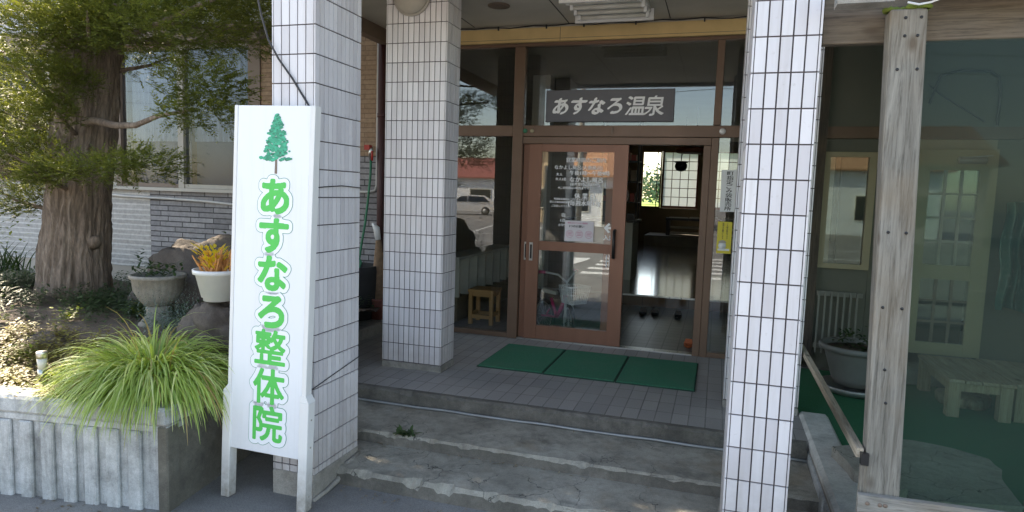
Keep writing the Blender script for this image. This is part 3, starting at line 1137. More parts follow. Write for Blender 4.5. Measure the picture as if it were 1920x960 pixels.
# writing on the door glass
YL = 6.276
rows = [("営業時間のご案内", (-1.235, 1.795), .046, 0), ("なかよし風呂(大衆風呂)", (-1.305, 1.72), .042, 0), ("午後1時〜午後9時", (-1.195, 1.672), .046, .0012),
        ("大人", (-1.49, 1.655), .03, 0), ("大人3名", (-1.475, 1.61), .03, 0), ("なかよし風呂", (-1.225, 1.608), .052, .0014), ("(最終受付は8時30分)", (-1.235, 1.562), .03, 0),
        ("※この時間は1時間までです", (-1.33, 1.527), .026, 0), ("休 業 日", (-1.235, 1.452), .055, .0015), ("時間延長制度はございませんので、1時間を", (-1.32, 1.418), .021, 0),
        ("(毎週水曜日)", (-1.24, 1.378), .052, .0015), ("超える場合は追加料金を", (-1.455, 1.388), .021, 0), ("ご注意して下さい。", (-1.46, 1.35), .022, 0),
        ("宿", (-1.435, 1.262), .04, 0), ("1泊", (-1.44, 1.212), .034, 0), ("小学生", (-1.44, 1.165), .028, 0), ("入口", (-0.985, 1.062), .052, .0012)]
m = MB()
for s_, mid, em, bd in rows:
    q = text_mb(s_, mid, em=em * 1.06, y=YL, bold=max(bd * 1.9, .0009))
    m.add(q.v, q.f, .5)
# arrow
ax, az = -0.985, 1.155
m.add([(ax - .05, YL, az), (ax - .005, YL, az + .05), (ax + .012, YL, az + .036), (ax - .012, YL, az + .01), (ax + .05, YL, az + .01), (ax + .05, YL, az - .01), (ax - .012, YL, az - .01), (ax + .012, YL, az - .036), (ax - .005, YL, az - .05)],
      [(0, 8, 7, 6, 3, 2, 1), (3, 6, 5, 4)], .5)
m.build('lettering', M['letter_white'], door_f)
# small white sticker on the lower pane
m = MB()
m.box(-1.0, -.992, YL - .001, YL, .78, .895)
m.box(-.972, -.964, YL - .001, YL, .78, .895)
m.box(-.992, -.972, YL - .001, YL, .83, .842)
m.build('pane_sticker', M['letter_white'], door_f)
po = thing('paper_poster', 'pale poster with three ring diagrams stuck on the lettered door', 'poster', (-1.275, 6.27, 1.10))
bx('sheet', M['poster'], po, -1.415, -1.132, 6.2755, 6.2765, 1.012, 1.212)
m = MB()
q = text_mb("3つのお願い", (-1.30, 1.158), em=.028, y=6.2748, bold=.0012)
m.add(q.v, q.f, .5)
m.build('heading', M['letter_black'], po)
m = MB()
q = text_mb("新型コロナウイルス感染症", (-1.29, 1.19), em=.0165, y=6.2748, bold=.0006)
m.add(q.v, q.f, .5)
for cx in (-1.365, -1.27, -1.178):
    ring = []
    for k in range(28):
        a = 2 * math.pi * k / 28
        for rr_ in (.036, .033):
            ring.append((cx + rr_ * math.cos(a), 6.2748, 1.082 + rr_ * math.sin(a)))
    m.add(ring, [(2 * k, 2 * k + 1, (2 * k + 3) % 56, (2 * k + 2) % 56) for k in range(28)], .5)
    for k in range(3):
        m.add([(cx - .022, 6.2747, 1.096 - k * .014), (cx + .022, 6.2747, 1.096 - k * .014), (cx + .022, 6.2747, 1.101 - k * .014), (cx - .022, 6.2747, 1.101 - k * .014)], [(0, 1, 2, 3)], .5)
m.build('diagram', M['pinkline'], po)

# board with brush lettering inside the transom light
bd = thing('name_board', 'dark grey board with pale brush lettering hung across the glass over the door', 'sign', (-1.04, 6.28, 2.3))
m = MB()
m.m = Matrix.Translation((-1.045, 6.285, 2.306)) @ Matrix.Rotation(0, 4, 'Y')
m.box(-.605, .605, -.012, .008, -.150, .150, ch=.003)
m.build('panel', M['board_grey'], bd)
m = MB()
for i, ch in enumerate("あすなろ温泉"):
    D, g = distance_glyph(ch, 80, (1.9, .45, math.radians(40)))
    big = 1.0 if i < 4 else 1.12
    k = 0.172 * big
    xs_ = -1.045 - .455 + i * .173 + (0.02 if i > 3 else 0)
    q = contour_mb(D, g, 0.036 if i < 4 else 0.021, (0, 0), k, 0, 0)
    sh = [(p[0] + 0.12 * p[2] + xs_, 6.2715, p[2] + 2.303 - .004 * i * 0) for p in q.v]
    m.add(sh, q.f, .5)
m.build('lettering', M['letter_silver'], bd)

# small vertical signs right of the doorway
vs_ = thing('vertical_sign', 'narrow white sign with a black vertical line of writing beside the doorway', 'sign', (.075, 6.25, 1.36))
m = MB()
m.m = Matrix.Translation((.077, 6.252, 1.54)) @ Matrix.Rotation(math.radians(-1.0), 4, 'Y')
m.box(-.066, .066, -.004, .004, -.187, .187)
m.build('plate', M['sign_white'], vs_)
m = MB()
m.m = Matrix.Rotation(0, 4, 'X')
for i, ch in enumerate("町指定ごみ袋販売所"):
    q = text_mb(ch, (.085 - .0007 * i, 1.54 + .156 - i * .039), em=.041, y=6.2475, width=.056 if ch not in "ごみ" else .048, bold=.0014)
    m.add(q.v, q.f, .5)
m.build('lettering', M['letter_black'], vs_)
ys_ = thing('yellow_notice', 'yellow sticker with a masked face under the narrow white sign', 'notice', (.07, 6.26, .98))
bx('sheet', M['yellow'], ys_, .003, .128, 6.256, 6.258, .975, 1.262)
m = MB()
for c_, s_ in ((.088, "ご入館の際はマスク"), (.052, "着用をお願いします")):
    for i, ch in enumerate(s_):
        q = text_mb(ch, (c_, 1.245 - i * .0165), em=.0165, y=6.2553, bold=.0005)
        m.add(q.v, q.f, .5)
m.build('lettering', M['letter_black'], ys_)
m = MB()
m.m = Matrix.Translation((.052, 6.256, 1.045)) @ Matrix.Rotation(math.radians(90), 4, 'X')
m.lathe([(.034, 0), (.034, .0012)], n=24)
m.m = Matrix.Identity(4)
m.box(.015, .115, 6.2545, 6.2558, 1.0, 1.018)
m.build('face_drawing', M['sign_white'], ys_)
m = MB()
m.m = Matrix.Translation((.052, 6.2545, 1.058)) @ Matrix.Rotation(math.radians(90), 4, 'X')
m.prism([(.034 * math.cos(a), .012 + .026 * math.sin(a)) for a in [i * math.pi / 8 for i in range(9)]], 0, .0006)
m.build('hair_drawing', M['lamp_grey'], ys_)

# ------------------------------------------------------------------ hall behind the glass
HF = 0.15


def setbox(name, mat, *b):
    m = MB()
    m.box(*b)
    return setting(m.build(name, mat))


setbox('entry_floor', M['entry_tile'], -4.2, 3.0, 6.264, 8.95, -0.1, 0.002)
setbox('hall_floor', M['woodfloor'], -4.2, 3.0, 8.90, 20.0, -0.1, HF)
m = MB()
m.box(-4.2, 3.0, 8.885, 8.898, 0.132, HF + .003)
tag(m.build('step_edge', M['steel'], org=(-1, 8.89, .15)), 'bright metal edge strip on the step up to the polished hall floor', 'edge strip')
setbox('hall_wall', M['wall_in'], -4.3, -4.2, 6.40, 20.2, -0.1, 3.1)
setbox('hall_wall', M['wall_in'], 0.86, 0.95, 6.37, 9.0, -0.1, 3.1)
setbox('hall_wall', M['wall_in'], 3.0, 3.1, 6.37, 20.2, -0.1, 3.1)
setbox('hall_ceiling', M['wall_in'], -4.3, 3.1, 6.37, 20.2, 3.10, 3.15)
# back wall with openings: window X -2.22..-1.66, shoji, pier, shoji
BY = 20.0
for b in ((-4.2, -2.24, 0, 3.1), (-2.24, -1.66, 0, 1.15), (-2.24, -1.66, 2.82, 3.1), (-1.66, 3.0, 0, 1.15), (-1.66, 3.0, 2.82, 3.1), (-0.60, -0.33, 1.15, 2.82), (.75, 3.0, 1.15, 2.82)):
    setbox('hall_wall', M['wall_olive'], b[0], b[1], BY, BY + .15, b[2], b[3])
wf = thing('hall_window', 'dark framed window in the hall standing open to a bright green field', 'window', (-1.95, BY, 1.15))
m = MB()
for b in ((-2.24, -2.20), (-1.70, -1.66)):
    m.box(b[0], b[1], BY - .02, BY + .1, 1.15, 2.82)
m.box(-2.20, -1.70, BY - .02, BY + .1, 1.15, 1.19)
m.box(-2.20, -1.70, BY - .02, BY + .1, 2.78, 2.82)
m.build('window_frame', M['red_wood'], wf)
m = MB()
m.box(-1.80, -1.775, BY + .03, BY + .06, 1.19, 2.78)
m.build('sash_edge', M['black'], wf)


def shoji(label, x0, x1):
    s = thing('shoji_screen', label, 'paper screen', ((x0 + x1) / 2, BY, 1.15), 'paper screens in the hall')
    m = MB()
    m.box(x0, x0 + .06, BY + .01, BY + .05, 1.152, 2.82)
    m.box(x1 - .05, x1, BY + .01, BY + .05, 1.152, 2.82)
    m.box(x0 + .06, x1 - .05, BY + .01, BY + .05, 1.152, 1.22)
    m.box(x0 + .06, x1 - .05, BY + .01, BY + .05, 2.78, 2.82)
    m.build('screen_frame', M['red_wood'], s)
    m = MB()
    for k in range(1, 4):
        x = x0 + .06 + (x1 - x0 - .11) * k / 4
        m.box(x - .01, x + .01, BY + .012, BY + .03, 1.22, 2.78)
    for k in range(1, 6):
        z = 1.22 + 1.56 * k / 6
        m.box(x0 + .06, x1 - .05, BY + .0135, BY + .0285, z - .01, z + .01)
    m.build('lattice', M['lintel'], s)
    m = MB()
    m.box(x0 + .06, x1 - .05, BY + .031, BY + .034, 1.22, 2.78)
    m.build('paper', M['paper'], s)


shoji('lattice paper screen beside the open hall window', -1.65, -0.60)
shoji('lattice paper screen right of the dark pier in the hall', -0.33, 0.75)
setbox('straw_platform', M['tatami'], -1.9, 3.0, 18.3, 19.98, HF, 0.42)
lt = thing('low_table', 'long black low table with shelves on the raised platform in the hall', 'table', (-.4, 19, .42))
bx('tabletop', M['black'], lt, -1.38, .6, 18.75, 19.3, .84, .90)
bx('shelf', M['panel_white'], lt, -1.25, .5, 18.8, 19.25, .62, .66)
bx('shelf', M['panel_white'], lt, -1.25, .5, 18.8, 19.25, .46, .50)
for x in (-1.36, .5):
    bx('leg', M['black'], lt, x, x + .09, 18.78, 19.28, .42, .84)
m = MB()
for i, (x, w_, h_) in enumerate(((-1.3, .5, .02), (-.75, .3, .035), (-.4, .4, .05), (.1, .3, .03))):
    m.box(x, x + w_, 18.85, 19.1, .902, .902 + h_)
tag(m.build('papers', M['panel_white'], org=(-.6, 19, .9)), 'loose white papers lying on the long black hall table', 'papers')
hp = thing('hanging_pot', 'black kettle pot hanging on a cord before the paper screen', 'pot', (-.78, 14, 2.35))
m = MB()
m.lathe([(.02, 2.0), (.09, 2.02), (.125, 2.09), (.12, 2.15), (.10, 2.17), (.145, 2.19), (.145, 2.205), (.1, 2.21)], (-.78, 14, 0), 24)
m.build('pot_body', M['black'], hp)
m = MB()
m.tube([(-.78, 14, 2.2), (-.775, 14, 2.32), (-.70, 14, 2.5), (-.72, 14, 3.1)], .008, 6)
m.build('cord', M['black'], hp)
cl = thing('hall_lamp', 'round wood framed ceiling lamp in the hall', 'lamp', (-.45, 12.5, 3.1))
m = MB()
m.lathe([(.34, 2.28), (.36, 2.30), (.36, 2.35), (.33, 2.37)], (-.45, 12.5, 0), 36)
m.build('wood_ring', M['red_wood'], cl)
m = MB()
m.lathe([(.10, 2.37), (.18, 2.39), (.16, 2.48), (.05, 2.52)], (-.45, 12.5, 0), 30)
m.build('lamp_shade', M['lamp_grey'], cl)
m = MB()
m.tube([(-.45, 12.5, 2.5), (-.45, 12.5, 3.1)], .012, 6)
m.build('stem', M['black'], cl)
# counter and its clutter
ct = thing('reception_counter', 'pale reception counter just inside the hall behind the lettered door', 'counter', (-1.7, 10.6, HF))
bx('counter_body', M['panel_white'], ct, -2.3, -1.26, 10.4, 11.2, HF, 1.05)
bx('counter_top', M['black'], ct, -2.34, -1.22, 10.36, 11.24, 1.052, 1.09)
for i, (x, z0, w_, h_, mt) in enumerate(((-1.38, 1.092, .12, .10, 'black'), (-1.55, 1.092, .1, .2, 'panel_white'))):
    tag(bx('desk_box', M[mt], None, x, x + w_, 10.5, 10.62, z0, z0 + h_), ('black box on the end of the reception counter', 'white box standing on the reception counter')[i], 'box')
rk = thing('display_rack', 'dark display rack full of small goods beside the reception counter', 'rack', (-1.55, 11.6, HF))
m = MB()
for x in (-1.95, -1.34):
    for y in (11.4, 11.75):
        m.box(x - .015, x + .015, y - .015, y + .015, HF, 2.75)
m.build('rack_frame', M['black'], rk)
for z in (1.35, 1.7, 2.05, 2.4, 2.7):
    sh_ = bx('shelf', M['black'], rk, -1.97, -1.32, 11.38, 11.77, z, z + .02)
    m = MB()
    for k in range(5):
        a = -1.95 + k * .12 + R.uniform(0, .03)
        m.box(a, a + R.uniform(.05, .1), 11.42, 11.6, z + .021, z + R.uniform(.08, .24))
    m.build('goods', M[R.choice(['panel_white', 'lamp_grey', 'red', 'wall_in'])], sh_)
# shoe lockers left, inside
lk = thing('shoe_rack', 'low white shoe rack with dividers behind the glass left of the doors', 'rack', (-2.75, 7.6, 0))
bx('rack_top', M['panel_white'], lk, -3.0, -2.70, 6.75, 8.8, .70, .73)
for k in range(8):
    y = 6.76 + k * .285
    bx('divider', M['panel_white'], lk, -3.0, -2.702, y, y + .03, .28, .698)
bx('rack_base', M['wall_olive'], lk, -3.0, -2.72, 6.76, 8.8, .004, .278)
setbox('inner_pillar', M['panel_white'], -2.55, -2.3, 8.96, 9.2, HF, 3.09)
st = thing('wooden_stool', 'square honey coloured wooden stool behind the left glass pane', 'stool', (-2.43, 6.85, 0))
x0, x1, y0, y1 = -2.57, -2.29, 6.73, 7.01
bx('seat', M['stool'], st, x0 - .01, x1 + .01, y0 - .01, y1 + .01, .36, .392, ch=.004)
for a in (x0, x1 - .04):
    for b in (y0, y1 - .04):
        bx('leg', M['stool'], st, a, a + .04, b, b + .04, .004, .358)
m = MB()
for b in (y0 + .008, y1 - .032):
    m.box(x0 + .041, x1 - .041, b, b + .024, .07, .11)
    m.box(x0 + .041, x1 - .041, b, b + .024, .315, .357)
for a in (x0 + .008, x1 - .032):
    m.box(a, a + .024, y0 + .041, y1 - .041, .09, .13)
    m.box(a, a + .024, y0 + .041, y1 - .041, .315, .357)
m.build('stretcher', M['stool'], st)
# slippers
for i, (x, y, mt, lb) in enumerate(((-.205, 6.70, 'orange_plastic', 'orange slipper on the entry tiles just inside the open door'), (-.83, 8.3, 'black', 'dark shoe at the foot of the inner step, far end of the row'), (-.68, 8.32, 'black', 'dark shoe at the foot of the inner step, second from the far end'), (-.40, 8.33, 'black', 'dark shoe at the inner step nearest the door jamb'))):
    m = MB()
    m.prism([(x + .042 * math.cos(a) * (1 if math.sin(a) < 0 else 1.1), y + .125 * math.sin(a)) for a in [k * math.pi / 8 for k in range(16)]], .004, .022)
    m.add([(x - .045, y, .022), (x + .045, y, .022), (x + .04, y + .09, .024), (x - .04, y + .09, .024), (x - .03, y, .07), (x + .03, y, .07), (x + .028, y + .08, .05), (x - .028, y + .08, .05)], [(4, 5, 6, 7), (0, 1, 5, 4), (1, 2, 6, 5), (2, 3, 7, 6), (3, 0, 4, 7)])
    tag(m.build('slipper', M[mt], org=(x, y, 0)), lb, 'slipper')


# children's bicycle behind the lower pane
bk = thing('bicycle', "small pink child's bicycle with a white wire basket behind the door glass", 'bicycle', (-1.55, 6.75, 0))
F_ = Vector((-1.385, 6.47, .175))
B_ = Vector((-1.71, 6.74, .175))
fd = (F_ - B_).normalized()
sd = Vector((-fd.y, fd.x, 0))


def wheel(c, d, r=.165):
    m = MB()
    m.tube([c + d * (r * math.cos(a)) + Vector((0, 0, r * math.sin(a))) for a in [k * 2 * math.pi / 32 for k in range(32)]], .018, 8, closed=True)
    w_ = m.build('wheel', M['rubber'], bk)
    m = MB()
    m.tube([c + d * ((r - .02) * math.cos(a)) + Vector((0, 0, (r - .02) * math.sin(a))) for a in [k * 2 * math.pi / 32 for k in range(32)]], .009, 6, closed=True)
    for k in range(14):
        a = k * 2 * math.pi / 14
        m.tube([c, c + d * ((r - .02) * math.cos(a)) + Vector((0, 0, (r - .02) * math.sin(a)))], .0016, 4)
    m.build('rim', M['white_metal'], w_)


fdir = (fd + sd * -0.35).normalized()
wheel(F_, fdir)
wheel(B_, fd)
head = F_ + Vector((-.05 * fd.x, -.05 * fd.y, .28))
seat_p = B_ + fd * .12 + Vector((0, 0, .26))
m = MB()
crank = B_ + fd * .22 + Vector((0, 0, .02))
m.tube([head, head * .45 + crank * .55 + Vector((0, 0, -.03)), crank], .022, 8)
m.tube([crank, seat_p - Vector((0, 0, .06))], .018, 8)
m.tube([B_ + sd * .03, crank + sd * .02], .010, 6)
m.tube([B_ + sd * .03, seat_p + sd * .015 - Vector((0, 0, .12))], .009, 6)
m.tube([B_ - sd * .03, crank - sd * .02], .010, 6)
m.build('frame', M['pink'], bk)
m = MB()
for s_ in (-1, 1):
    m.tube([F_ + sd * .04 * s_, F_ + sd * .045 * s_ + Vector((0, 0, .17)), head - Vector((0, 0, .05))], .014, 7)
m.build('fork', M['white_metal'], bk)
m = MB()
m.tube([head - Vector((0, 0, .06)), head + Vector((0, 0, .12)), head + Vector((0, 0, .2)) + sd * .1 - fd * .02, head + Vector((0, 0, .22)) + sd * .2 - fd * .1], .011, 7)
m.tube([head + Vector((0, 0, .12)), head + Vector((0, 0, .2)) - sd * .1 - fd * .02, head + Vector((0, 0, .22)) - sd * .2 - fd * .1], .011, 7)
m.build('handlebar', M['white_metal'], bk)
m = MB()
for s_ in (-1, 1):
    m.tube([head + Vector((0, 0, .22)) + sd * .2 * s_ - fd * .1, head + Vector((0, 0, .215)) + sd * .24 * s_ - fd * .18], .017, 8)
m.build('grip', M['pink'], bk)
m = MB()
sv = []
for k in range(9):
    t_ = k / 8
    c = seat_p + fd * (-.09 + .19 * t_) + Vector((0, 0, .015 - .01 * t_))
    sv.append((c, .055 * (1 - t_) ** .6 + .014))
vs_, fs_ = [], []
for i, (c, w_) in enumerate(sv):
    vs_ += [tuple(c + sd * w_ - Vector((0, 0, .015))), tuple(c + sd * w_ * .8 + Vector((0, 0, .018))), tuple(c - sd * w_ * .8 + Vector((0, 0, .018))), tuple(c - sd * w_ - Vector((0, 0, .015)))]
    if i:
        a, b = 4 * i - 4, 4 * i
        fs_ += [(a + k, a + (k + 1) % 4, b + (k + 1) % 4, b + k) for k in range(4)]
fs_ += [(0, 1, 2, 3), tuple(range(len(vs_) - 4, len(vs_)))]
m.add(vs_, fs_)
m.build('saddle', M['panel_white'], bk)
m = MB()
bc = head + fd * .12 + Vector((0, 0, .0))


def brect(z, s_):
    c = bc + Vector((0, 0, z))
    return [c + fd * a * s_ + sd * b * s_ for a, b in ((-.09, -.12), (.11, -.12), (.11, .12), (-.09, .12))]


top, bot = brect(.10, 1.0), brect(-.07, .78)
for z, s_ in ((.10, 1), (.02, .9), (-.07, .78)):
    q = brect(z, s_)
    for k in range(4):
        m.tube([q[k], q[(k + 1) % 4]], .0045 if z < .1 else .0065, 5)
for k in range(4):
    for j in range(9):
        a = top[k].lerp(top[(k + 1) % 4], j / 9)
        b = bot[k].lerp(bot[(k + 1) % 4], j / 9)
        m.tube([a, b], .0035, 4)
for j in range(5):
    m.tube([bot[0].lerp(bot[1], j / 4), bot[3].lerp(bot[2], j / 4)], .0025, 4)
m.build('basket', M['white_metal'], bk)

# ------------------------------------------------------------------ left wing of the bathhouse
wing = thing('bathhouse_wing', 'low bathhouse wing with lace curtained windows over grey stone siding behind the tree', 'building', (-7, 6.3, GZ))
WY = 6.30
bx('foundation', M['foundation'], wing, -16, -2.80, WY + .012, WY + .3, GZ - .3, .41)
bx('smooth_siding', M['siding_smooth'], wing, -16, -6.54, WY, WY + .25, .412, 1.352)
bx('stone_siding', M['siding_stone'], wing, -6.537, -4.95, WY, WY + .25, .412, 1.352)
bx('stone_siding', M['siding_stone'], wing, -4.948, -2.802, WY, WY + .25, .30, 1.80)
bx('brown_siding', M['siding_brown'], wing, -4.948, -2.802, WY + .004, WY + .25, 1.802, 3.06)
bx('lintel', M['lintel'], wing, -16, -4.95, WY - .06, WY + .25, 3.052, 3.25)
bx('upper_wall', M['wall_pale'], wing, -16, 3.1, WY + .05, WY + .3, 3.46, 4.2)
bx('upper_wall', M['wall_pale'], wing, -16, -3.45, WY + .002, WY + .3, 3.252, 3.459)
bx('roof', M['lamp_grey'], wing, -16.3, 3.3, WY - .25, 20.4, 4.202, 4.42)
bx('side_wall', M['wall_pale'], wing, -16, -15.75, WY + .31, 20.2, GZ, 4.2)
bx('back_wall', M['wall_pale'], wing, -15.7, -4.31, 20.0, 20.2, GZ, 4.2)
bx('sill', M['ceiling'], wing, -16, -4.95, WY - .07, WY + .02, 1.354, 1.392)
cols = [-15.9, -13.9, -12.0, -10.1, -8.1, -6.99, -6.05, -5.06, -4.955]
for i, (a, b) in enumerate(zip(cols[:-2], cols[1:-1])):
    wn_ = MB()
    e = .05
    wn_.box(a - e, a + e * .6, WY - .01, WY + .09, 1.394, 3.05)
    wn_.box(a + e * .6, b - e, WY, WY + .08, 1.394, 1.44)
    wn_.box(a + e * .6, b - e, WY, WY + .08, 3.0, 3.05)
    wd = wn_.build('window', M['lintel'] if i % 2 else M['lamp_grey'], wing)
    bx('pane', M['glass_wing'], wd, a + e * .6, b - e, WY + .03, WY + .035, 1.44, 3.0)
    m = MB()
    # pleated curtain above, dark panel below in place of the dim reflection
    N = 60
    for k in range(N):
        xa, xb = a + .03 + (b - a - .08) * k / N, a + .03 + (b - a - .08) * (k + 1) / N
        ya, yb = WY + .17 + .014 * math.sin(k * 1.25), WY + .17 + .014 * math.sin((k + 1) * 1.25)
        m.add([(xa, ya, 1.95), (xb, yb, 1.95), (xb, yb, 3.04), (xa, ya, 3.04)], [(0, 1, 2, 3)], R.random())
    m.build('curtain', M['curtain'], wd)
    bx('dim_panel', M['reflection_dk'], wd, a + .03, b - .05, WY + .20, WY + .21, 1.396, 2.2)
bx('end_frame', M['lintel'], wing, -5.11, -4.952, WY - .01, WY + .09, 1.394, 3.05)
m = MB()
m.box(-16, -4.3, WY + .35, WY + .4, .5, 3.2)
m.build('inner_wall', M['wall_olive'], wing)
# conduit on the siding
m = MB()
m.tube([(-7.4, WY - .02, 1.30), (-6.9, WY - .03, 1.272), (-6.2, WY - .03, 1.262), (-5.7, WY - .03, 1.25), (-5.2, WY - .03, 1.22), (-4.6, WY - .03, 1.2)], .016, 8)
tag(m.build('conduit', M['conduit'], org=(-6, WY, 1.26)), 'grey sagging conduit fixed along the siding under the window sill', 'pipe')
dp = MB()
dp.tube([(-3.40, WY - .07, -.02), (-3.40, WY - .07, 2.95)], .038, 12)
dp.tube([(-3.40, WY - .07, .6), (-3.40, WY - .07, .64)], .045, 12)
dp.tube([(-3.40, WY - .07, 2.2), (-3.40, WY - .07, 2.24)], .045, 12)
tag(dp.build('downpipe', M['downpipe'], org=(-3.4, WY, 0)), 'dark red downpipe on the brown wall beside the broad porch pillar', 'pipe')
m = MB()
m.tube([(-3.47, WY - .025, 3.0), (-3.47, WY - .025, 1.50), (-3.49, WY - .025, 1.44), (-3.56, WY - .025, 1.42), (-3.9, WY - .025, 1.42)], .014, 8)
tag(m.build('wall_conduit', M['conduit'], org=(-3.5, WY, 1.5)), 'pale bent conduit running down the wall beside the dark red downpipe', 'pipe')
# tap with hose
tp = thing('garden_hose', 'green garden hose hanging from a red and chrome spray head on the stone wall', 'hose', (-3.5, 6.2, 1.8))
m = MB()
m.tube([(-3.50, 6.20, 1.78), (-3.505, 6.20, 1.6), (-3.53, 6.2, 1.35), (-3.56, 6.2, 1.1), (-3.60, 6.19, .85), (-3.62, 6.18, .68), (-3.60, 6.15, .60), (-3.64, 6.12, .60), (-3.66, 6.14, .68), (-3.62, 6.16, .74), (-3.57, 6.14, .68), (-3.60, 6.12, .56), (-3.68, 6.1, .3), (-3.72, 6.05, .12)], .013, 8)
m.build('hose_line', M['hose'], tp)
m = MB()
m.tube([(-3.50, 6.20, 1.76), (-3.495, 6.18, 1.83), (-3.47, 6.16, 1.87)], [.02, .024, .018], 10)
m.build('spray_head', M['steel'], tp)
m = MB()
m.tube([(-3.47, 6.17, 1.75), (-3.46, 6.15, 1.85)], .012, 8)
m.box(-3.56, -3.50, 6.16, 6.22, 1.86, 1.91)
m.build('trigger', M['red'], tp)
kb = MB()
kb.box(-4.6, -3.20, 5.4, 6.25, -.2, .11, ch=.012)
tag(kb.build('wash_kerb', M['plinth'], org=(-3.5, 5.9, 0)), 'low concrete kerb of the washing place under the green hose', 'kerb')


def flowerpot(label, x, y, z, r, h, mat, group=None):
    m = MB()
    m.lathe([(r * .68, 0), (r * .95, h * .86), (r * .96, h * .88), (r * 1.06, h * .88), (r * 1.06, h), (r * .93, h), (r * .9, h * .88)], (x, y, z), 28)
    return tag(m.build('flowerpot', mat, org=(x, y, z)), label, 'pot', group)


flowerpot('pale grey bucket pot on the washing kerb', -3.50, 5.98, .11, .115, .27, M['pot_white'])
flowerpot('reddish plastic pot behind the broad pillar on the washing kerb', -3.32, 6.08, .11, .12, .22, M['rose_pot'])
bs = MB()
bs.lathe([(.25, 0), (.29, .2), (.30, .50), (.29, .55), (.26, .55), (.25, .5)], (-3.62, 6.0, .111), 28)
tag(bs.build('dark_tub', M['rubber'], org=(-3.62, 6.0, .11)), 'tall dark tub standing on the washing kerb under the hose', 'tub')
tw = thing('washboard', 'white handled straw broom leaning beside the dark red downpipe', 'broom', (-3.36, 6.15, .11))
m = MB()
m.tube([(-3.35, 6.1, .93), (-3.37, 6.1, 1.05), (-3.42, 6.1, 1.1)], [.03, .035, .012], 9)
m.build('handle', M['white_metal'], tw)
m = MB()
m.tube([(-3.33, 6.1, .25), (-3.33, 6.1, .6), (-3.345, 6.1, .93)], [.085, .07, .03], 10)
m.build('straw', plain('old_straw', (0.24, 0.15, 0.09), 0.9, 0.3, 20), tw)
tw.name = 'broom'

# ------------------------------------------------------------------ planter bed
PC = Vector((-2.672, 2.65, 0))
rz = math.radians(8.5)
pm = Matrix.Translation(PC) @ Matrix.Rotation(rz, 4, 'Z')
PT = 0.29
pl = thing('planter_box', 'large ribbed concrete planter with worn white paint in front of the tree', 'planter', (-3.4, 2.6, GZ))
m = MB(); m.m = pm
m.box(-3.6, -.062, 0.02, .14, GZ - .02, PT - .10)
m.build('planter_wall', M['planter'], pl)
m = MB(); m.m = pm
m.box(-3.6, 0.012, -.012, .15, PT - .098, PT, ch=.016)
m.box(-3.6, -.002, .004, .145, PT - .135, PT - .1, ch=.004)
m.box(-.15, 0.012, .152, 1.4, PT - .098, PT - .002, ch=.014)
m.build('planter_rim', M['planter'], pl)
m = MB(); m.m = pm
k = -.10
for i in range(26):
    x = -.155 - i * .131
    m.box(x - .078, x, -.004, .02, GZ - .02, PT - .137, ch=.007)
m.build('rib', M['planter'], pl)
m = MB(); m.m = pm
m.box(-.06, 0.0, 0.0, .1, GZ - .02, PT - .1, ch=.008)
m.box(-.10, -.006, .101, 1.4, GZ - .02, PT - .1)
m.build('planter_end', M['planter_bare'], pl)


def soil_z(x, y):
    t_ = min(1, max(0, (y - 2.6) / 1.1))
    z = .24 + .21 * t_ * t_ * (3 - 2 * t_)
    z -= max(0, y - 4.4) * .12
    z += .06 * noise.noise(Vector((x * 1.3, y * 1.3, 0))) + .025 * noise.noise(Vector((x * 5, y * 5, 3)))
    return z


m = MB()
nx, ny = 90, 54
vs_, fs_ = [], []
for j in range(ny + 1):
    for i in range(nx + 1):
        y = 2.62 + (6.29 - 2.62) * j / ny
        xr = -2.72 + max(0, min(1, (y - 2.7) / .5)) * .0 - max(0, y - 4.6) * .4
        x = -9.5 + (xr + 9.5) * i / nx
        yy = y + (x + 2.7) * math.tan(rz) * max(0, 1 - j / (ny * .5)) + .05
        vs_.append((x, min(yy, 6.29), soil_z(x, yy)))
for j in range(ny):
    for i in range(nx):
        a = j * (nx + 1) + i
        fs_.append((a, a + 1, a + nx + 2, a + nx + 1))
m.add(vs_, fs_, .5, True)
setting(m.build('garden_soil', M['soil']))
m = MB()
m.box(-3.35, -2.70, 4.2, 4.3, GZ, .30, ch=.02)
m.box(-2.80, -2.70, 3.45, 4.19, GZ, .30, ch=.02)
tag(m.build('bed_kerb', M['planter_bare'], org=(-2.75, 4, GZ)), 'low concrete edge holding the garden bed beside the porch steps', 'kerb')

